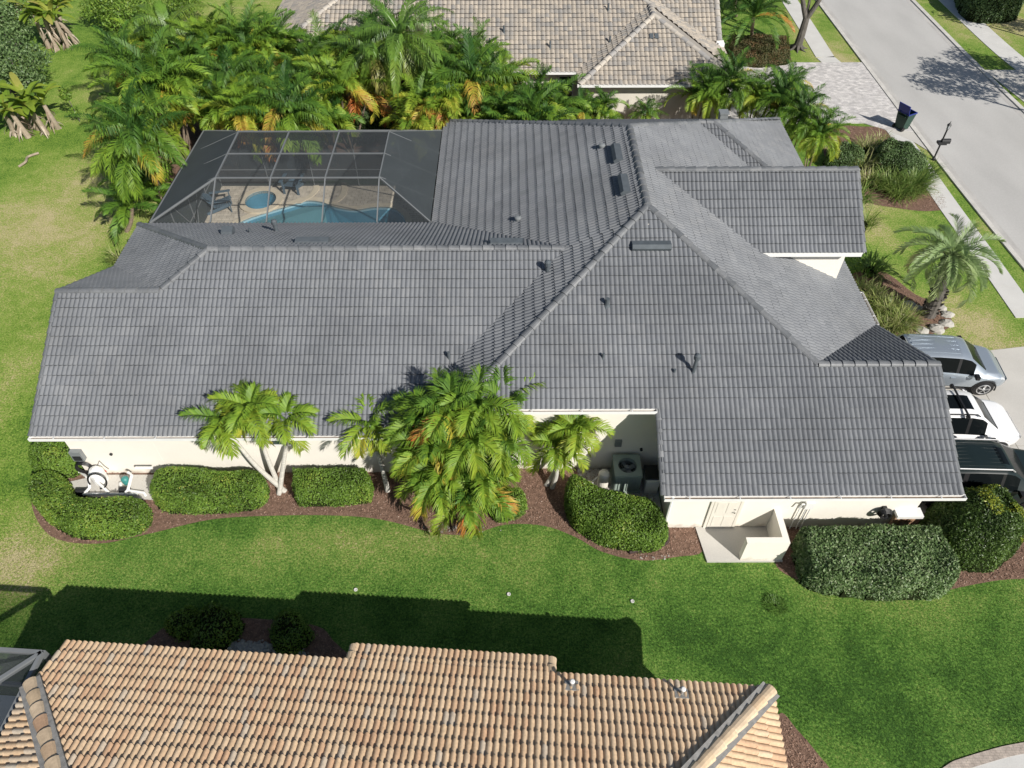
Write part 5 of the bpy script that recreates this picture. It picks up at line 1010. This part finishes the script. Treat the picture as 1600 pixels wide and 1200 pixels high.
# prototypes copied for the belt of palms behind the pool
def clump_proto(seed,label,n=4,L=1.9,nf=10,h=3.4,sp=.8,tint=(.42,.75),yel=.35,lk={}):
    rr=np.random.default_rng(seed);cr=[]
    for i in range(n):
        a=i*2*math.pi/n+rr.normal(0,.3);q=sp*(.4+.6*rr.random())*(i>0);cr.append((q*math.cos(a),q*math.sin(a),h*rr.uniform(.7,1.02) if i else h))
    d=dict(AR);d.update(tint=tint,yellow=yel*.35,pairs=42,lL=.58,lW=.034,B=(45,125));d.update(lk)
    return palm('areca_palm',label,(0,0,0),cr,L,nf,seed,group='areca palms in the belt behind the pool',tr=(.055,.04),leafk=d,tm='palmbrown')
protos=[clump_proto(201,'x',4,2.3,12,3.5,.8,(.42,.92)),clump_proto(202,'x',4,2.0,13,3.4,1.0,(.32,.75),.5),clump_proto(203,'x',3,2.7,15,3.8,.6,(.6,1.0),.15,dict(lL=.7,droop=1.4,vee=.2)),clump_proto(204,'x',5,1.8,12,3.2,1.0,(.5,1.0),.3)]
pos=[]
rows=[('front row',[(345,172),(395,168),(450,170),(505,160),(660,168),(700,160),(745,170),(790,178),(835,180)],2.7),
      ('second row',[(300,130),(360,125),(420,128),(480,120),(530,125),(680,125),(735,125),(785,140),(840,150)],3.4),
      ('third row',[(290,92),(340,85),(395,88),(450,85),(505,85),(560,80),(690,90),(740,92)],3.7),
      ('back row',[(330,62),(385,68),(430,66),(600,60),(665,62),(700,70)],4.)]
ords=['leftmost','second from the left','third from the left','fourth from the left','fifth from the left','sixth from the left','seventh from the left','eighth from the left','ninth from the left']
for rn,l_,z in rows:
    for i,(u,v) in enumerate(l_): pos.append((u,v,z,1.0,f'areca palm behind the pool cage, {ords[i]} in the {rn}'))
pos+=[(225,70,3.8,1.05,'areca palm on the lawn edge, topmost of the left cluster'),(245,130,3.9,1.15,'broad areca palm in the left cluster beside the lawn'),(195,165,3.,1.0,'areca palm leaning over the lawn left of the pool'),(212,205,3.2,1.0,'large areca palm with orange fronds just left of the pool cage'),(262,160,3.2,.95,'areca palm between the left cluster and the cage corner'),(190,100,3.,.9,'areca palm nearest the lawn at the top of the left cluster')]
pos+=[(1100,155,2.3,.75,'palm clump in front of the tan roof house, first right of its blank wall'),(1140,135,2.9,.85,'tallest palm clump below the paver drive'),(1180,150,2.7,.8,'palm clump in the middle of the group below the paver drive'),(1215,170,2.4,.8,'palm clump whose fronds reach over the paver drive'),(1245,200,2.,.75,'palm clump beside the hipped street end of the grey roof'),(1275,225,1.8,.7,'lowest palm clump before the street facing gable'),(1230,140,1.9,.6,'small palm nearest the paver drive'),(945,165,2.5,.7,'yellowish palm clump in front of the blank cream wall'),(905,178,1.9,.55,'small yellow palm below the neighbour window'),(1010,182,1.2,.4,'low palm against the neighbour blank wall')]
rp_=np.random.default_rng(3);used=set()
for i,(u,v,z,sc_f,lab) in enumerate(pos):
    k=int(rp_.integers(0,4));c=G(u,v,z);pr=protos[k];hs=z/3.5;
    if i<len(protos) : k=i;pr=protos[k]
    s_=sc_f*(.82+.36*rp_.random()) if sc_f>=1 else sc_f
    zt_=[3.5,3.4,3.8,3.2][k]*s_;c=G(u,v,min(z,zt_) if sc_f<1 else zt_)
    if k==i and i<len(protos): pr.location=(c[0],c[1],0);pr.rotation_euler=(0,0,rp_.uniform(0,6));pr.scale=(s_,)*3;pr['label']=lab
    else:
        cc=copy_tree(pr,(c[0],c[1],0),rp_.uniform(0,6.28),lab,s_)
        if i>=len(pos)-10: cc['group']='palms between the grey roof and the tan roof house'
# young green palms low at left of the cage
YG=dict(e=(80,5),B=(40,90),pairs=38,lL=.55,lW=.045,vee=.4,droop=.5,tint=(.7,.9),ttip=0,yellow=.05,start=.12)
palm('young_palm','bright green young palm at the left edge of the pool cage, higher one',G(205,300),[G(222,288,1.1)],2.1,16,301,leafk=YG,tr=(.1,.08),tm='palmbrown',shaft=.1)
palm('young_palm','bright green young palm behind the far left corner of the grey roof',G(198,362),[G(205,322,1.2)],2.0,18,302,leafk=YG,tr=(.1,.08),tm='palmbrown',shaft=.1)
palm('young_palm','dark palm overhanging the copper hedge by the paver drive',G(1178,60),[G(1178,26,2.6)],3.1,26,303,leafk=dict(YG,tint=(.8,1)),tr=(.12,.1),tm='palmbrown',shaft=.1)
palm('young_palm','dark palm on the top edge left of the oak trunk',G(1150,25),[G(1150,-5,2.4)],2.6,20,304,leafk=dict(YG,tint=(.85,1)),tr=(.12,.1),tm='palmbrown',shaft=.1)
# queen palms
QP=dict(e=(75,-40),B=(60,95),pairs=70,lL=.8,lW=.03,vee=.05,droop=2.2,tint=(.45,.9),ttip=.03,yellow=.06,start=.1,rw=.03)
palm('queen_palm','tall drooping queen palm whose fronds hang over the pool cage',G(625,170),[G(625,55,5.8)],3.4,24,401,leafk=QP,mt='queenleaf',tr=(.14,.1),tm='palmbrown',shaft=.2)
palm('queen_palm','queen palm left of the tallest one in the middle of the palm belt',G(580,140),[G(572,78,5.1)],2.7,18,402,leafk=QP,mt='queenleaf',tr=(.13,.1),tm='palmbrown',shaft=.2)
palm('queen_palm','feathery queen palm above the left cluster near the top lawn',G(262,125),[G(262,45,4.6)],2.5,16,403,leafk=dict(QP,tint=(.45,.7)),mt='queenleaf',tr=(.13,.1),tm='palmbrown',shaft=.2)
for i,(u0,v0,z0,u1,v1,L_f) in enumerate([(628,52,5.4,628,205,3.4),(628,52,5.2,665,120,2.6)]):
    o=G(u0,v0,z0)+np.array([0,-.6,0]);rr=np.random.default_rng(70+i);az=math.atan2(*( (G(u1,v1,2)-o)[1::-1]));mb=MB();frond(mb,(0,0,0),az,R(22),L_f*1.2,R(100),90,.7,.035,.05,2.0,.55 if i==0 else .0,rr,rw=.03)
    ch=mb.build('frond',M['queenleaf'],None,fixn=False);par=[x for x in col.objects if x.name=='queen_palm'][0];ch.parent=par;ch.location=Vector(tuple(o))-par.location
# pindo palm
PD=dict(e=(70,-25),B=(70,130),pairs=46,lL=.42,lW=.03,vee=.55,droop=.25,tint=(.4,.9),ttip=0,yellow=.1,start=.18,rw=.022,fold=48)
b=G(1450,492);t=thing('pindo_palm','silver green palm with thick shaggy trunk ringed by pale rocks','palm',tuple(b));cr_=G(1488,398,2.9)-b
mb=MB();P=smooth3([(0,0,0),cr_*.45+[0.05,0,0],cr_-[0,0,.1]]);mb.tube(P,np.linspace(.3,.19,len(P)),12,.5);rr=np.random.default_rng(5)
for i in range(170):
    f=rr.uniform(.02,.98);q=P[int(f*(len(P)-1))];a=rr.uniform(0,6.28);d=np.array([math.cos(a),math.sin(a),0]);mb.bar(q+d*.12,q+d*.36+[0,0,.2],.08,.04,rr.random())
mb.build('trunk',M['bark'],t);mb=MB();crown(mb,cr_,38,2.3,rr,**PD);mb.build('crown',M['pindoleaf'],t,fixn=False)
rr=np.random.default_rng(12)
for i,(u,v,s_,lb_) in enumerate([(1415,505,.3,'pale rock under the striped clump'),(1440,518,.32,'pale rock at the front left of the palm base'),(1462,515,.36,'largest pale rock in front of the shaggy palm'),(1478,506,.3,'pale rock at the right of the palm base'),(1480,492,.28,'pale rock behind the right side of the palm'),(1420,478,.34,'long pale rock behind the palm base'),(1436,484,.28,'pale rock hidden in shade by the palm base'),(1460,528,.22,'small pale rock nearest the silver car'),(1470,482,.24,'small pale rock behind the palm trunk')]):
    c=G(u,v);s_*=.82;mb=MB();nr=9;V=[];F=[]
    for a in range(6):
        for k in range(nr): th=a/5*math.pi/2;r_=s_*math.cos(th*.96)*rr.uniform(.8,1.2);V.append((r_*math.cos(k*6.283/nr)*1.25,r_*math.sin(k*6.283/nr),s_*.8*math.sin(th)*rr.uniform(.85,1.1)-.03))
    F=[(a*nr+k,a*nr+(k+1)%nr,(a+1)*nr+(k+1)%nr,(a+1)*nr+k) for a in range(5) for k in range(nr)]+[tuple(range(5*nr,6*nr))]
    mb.add(V,F,.8);o=mb.build('rock',M['stone']);o.location=tuple(c);tag(o,lb_,'rock',group='pale rocks round the shaggy palm')
# bananas
def banana(u,v,label,stems,seed):
    rr=np.random.default_rng(seed);b=G(u,v);t=thing('banana_plant',label,'banana plant',tuple(b));lf=MB()
    for (x,y,h) in stems:
        o=np.array([x,y,0.]);top=o+[rr.normal(0,.25),rr.normal(0,.25),h];mb=MB();trunk(mb,[o,(o+top)/2+rr.normal(0,.06,3),top],.17,.1)
        for i in range(13):
            f=rr.random()*.8;q=o+(top-o)*f;a=rr.uniform(0,6.28);ribbon(mb,q+np.array([math.cos(a),math.sin(a),0])*.13,a,R(-30),rr.uniform(.3,.9)*min(1,(q[2]+.4)),.13,R(60),rr.random())
        mb.build('stem',M['dryleaf'],t,fixn=False)
        for i in range(9):
            a=rr.uniform(0,6.28);e=R(rr.uniform(30,82));L=rr.uniform(1.2,1.9);w=rr.uniform(.26,.36);p=top.copy();V=[];s=np.array([-math.sin(a),math.cos(a),0]);k=9;B_=R(rr.uniform(50,110));tn=float(np.clip(rr.normal(.6,.25),0,1))
            for j in range(k+1):
                uu=j/k;ww=w*min(1,max(0,(uu-.12)*5))*(1-max(0,uu-.7)**2*9)*.5+.012;up=np.array([0,0,.35*ww]);V+=[p-s*ww+up,p,p+s*ww+up];el=e-B_*uu;p=p+np.array([math.cos(el)*math.cos(a),math.cos(el)*math.sin(a),math.sin(el)])*L/k
            lf.add(V,[f for j in range(k) for f in((3*j,3*j+1,3*j+4,3*j+3),(3*j+1,3*j+2,3*j+5,3*j+4))],tn)
    lf.build('leaves',M['bananaleaf'],t,fixn=False);return t
banana(45,215,'banana clump with dry sheaths standing alone on the left lawn',[(0,0,1.4),(-.9,.3,1.2),(.8,.4,1.6),(.2,.9,1.8),(-.5,1.1,1.5),(1.2,1.0,1.4)],501)
banana(90,78,'tall banana clump with thick dry stems near the top left corner',[(0,0,1.9),(-.7,.4,2.1),(.7,.2,1.8),(.2,.8,2.3),(-.3,1.2,2.2),(.9,.9,2.0)],502)
banana(22,60,'yellowing banana clump beside the dark corner trees',[(0,0,1.8),(.5,.6,2.)],503)
p=G(30,262);mb=MB();mb.tube(smooth3([(0,0,.06),(.25,.35,.14),(.1,.9,.1),(.5,1.3,.1)]),[.06+.0*i for i in range(19)],7);o=mb.build('fallen_stem',M['dryleaf']);o.location=tuple(p);tag(o,'dry fallen banana stem lying on the lawn below the clump','fallen stem')
p=G(125,190);t=thing('sapling','slim young sapling with yellow green leaves on the left lawn','sapling',tuple(p));mb=MB();mb.tube([(0,0,0),(-.1,.1,.8),(-.2,.15,1.5)],[.03,.025,.015],6);mb.build('trunk',M['bark'],t)
mb=MB();r5=np.random.default_rng(5);leafball(mb,(-.2,.15,1.55),(.32,.32,.42),160,.1,r5);leafball(mb,(-.05,0,.6),(.3,.3,.3),90,.09,r5);mb.build('crown',M['hedgeleaf'],t,fixn=False)
# =============== street trees ===============
def oak(name,label,base,limbs,balls,seed,n=5200,size=.1,cat='tree'):
    rr=np.random.default_rng(seed);b=np.array(base,float);t=thing(name,label,cat,tuple(b));mb=MB()
    for P,r0,r1 in limbs: mb.tube(smooth3(P),np.linspace(r0,r1,(len(P)-1)*6+1),10)
    for k in range(7): a=k*.9;mb.tube([(.1*math.cos(a),.1*math.sin(a),.3),(.4*math.cos(a),.4*math.sin(a),.05),(.75*math.cos(a),.75*math.sin(a),-.03)],[.12,.08,.03],6)
    mb.build('trunk',M['bark'],t);mb=MB()
    for (c,r_) in balls: leafball(mb,c,(r_,r_,r_*.7),int(n*r_*r_/6),size,rr,shell=.8)
    mb.build('crown',M['darkleaf'],t,fixn=False);return t
b=G(1245,76);oak('oak_tree','grey forked oak trunk rising between the copper hedge and the pavement',b,[([(0,0,0),(.05,0,1.),(.1,.1,1.9)],.28,.2),([(.1,.1,1.8),(-.5,.2,3.2),(-.7,.3,4.8),(-1.6,.4,7)],.17,.07),([(.1,.1,1.8),(.6,0,3.2),(.75,.2,4.6),(1.9,.3,7.4)],.18,.07),([(.1,.1,1.9),(.1,.5,3.4),(0,.6,6)],.1,.05),([(.7,.2,4.2),(2.4,-.5,5.2),(4.6,-.4,5.6)],.06,.02)],
 [((-2,1,8.2),2.2),((1.5,1.5,8.6),2.4),((0,-.2,8.8),2.1),((3.4,.4,7.4),1.5),((5.3,.7,6.3),.75),((4.2,2.,7.6),1.3),((-3,3,8.),1.8)],601)
oak('street_tree','leafy street tree across the road casting broken shade over the kerb',(34.2,35.6,0),[([(0,0,0),(0,.1,1.5),(.1,.2,2.6)],.25,.18),([(0,.1,2.4),(-1.4,.8,4.4),(-2.6,1.2,6)],.13,.04),([(0,.1,2.4),(1,1,4.5),(1.6,2,6.4)],.13,.04),([(0,.1,2.4),(0,2,4.4),(.4,4,6)],.13,.04)],
 [((-2.8,1.5,6.5),1.3),((-1,3.6,6.6),1.4),((.8,2,6.9),1.7),((1,5.,6.5),1.4),((-.6,.4,6.8),1.3),((3.,3.8,6.5),1.5),((-2.4,3.6,6.1),.8),((2.6,.6,6.6),1.4)],602,n=2600,size=.12)
oak('street_tree','smaller street tree farther up the road shading the far pavement',(37.5,47.5,0),[([(0,0,0),(0,.1,1.5),(.1,.2,2.6)],.2,.14),([(0,.1,2.4),(-1.,.8,4.),(-1.6,1.2,5)],.1,.04)],[((-1.5,1.5,5),1.3),((.5,1.6,5.3),1.4),((1.8,.2,5.2),1.4),((0,3.5,5),1.2)],603,n=3000,size=.12)
def tree(u,v,z,label,name,cat,balls,n,size,seed,mt='darkleaf'):
    rr=np.random.default_rng(seed);c=G(u,v,z);t=thing(name,label,cat,(c[0],c[1],0));mb=MB()
    for (x,y,zz,r_) in balls: mb.tube([(x*.1,y*.1,0),(x*.4,y*.4,zz*.45),(x,y,zz)],[.12,.08,.03],7)
    mb.build('trunk',M['bark'],t);mb=MB()
    for (x,y,zz,r_) in balls: leafball(mb,(x,y,zz),(r_,r_,r_*.75),int(n*r_*r_),size,rr,shell=.6)
    mb.build('crown',M[mt],t,fixn=False);return t
tree(20,100,2.2,'broad dark green tree crown on the left edge above the banana plants','bushy_tree','tree',[(0,0,2.4,1.3),(-1.3,.5,2.6,1.3),(.9,-.9,1.7,1.),(-.6,-1.2,2.,1.1),(.8,.9,2.2,1.),(-1.9,-.9,1.8,1.1),(-2.6,.2,2.2,1.3)],900,.09,31)
tree(5,30,2.2,'dark bushy tree in the top left corner','bushy_tree','tree',[(0,0,2.4,1.2),(-1.3,.5,2.6,1.3),(.9,-.7,1.7,.9),(.6,.9,2.2,1.)],900,.09,33)
tree(168,8,1.5,'bright green bush near the top edge right of the tall banana clump','bush','shrub',[(0,0,1.3,1.2),(-1.2,.2,1.1,1.),(1.2,.1,1.2,1.1),(.4,-.8,.8,.9),(-.5,1.,1.4,1.1),(2.,.7,1.1,.9)],800,.09,32,'hedgeleaf')
tree(283,4,1.2,'smaller round bush on the top edge of the lawn','bush','shrub',[(0,0,1.1,.9),(-.7,.2,1.,.8),(.7,.1,1.,.8),(0,.8,1.2,.9)],800,.08,35,'hedgeleaf')
# drop helper properties
for o in col.objects:
    if '_w' in o.keys(): del o['_w']
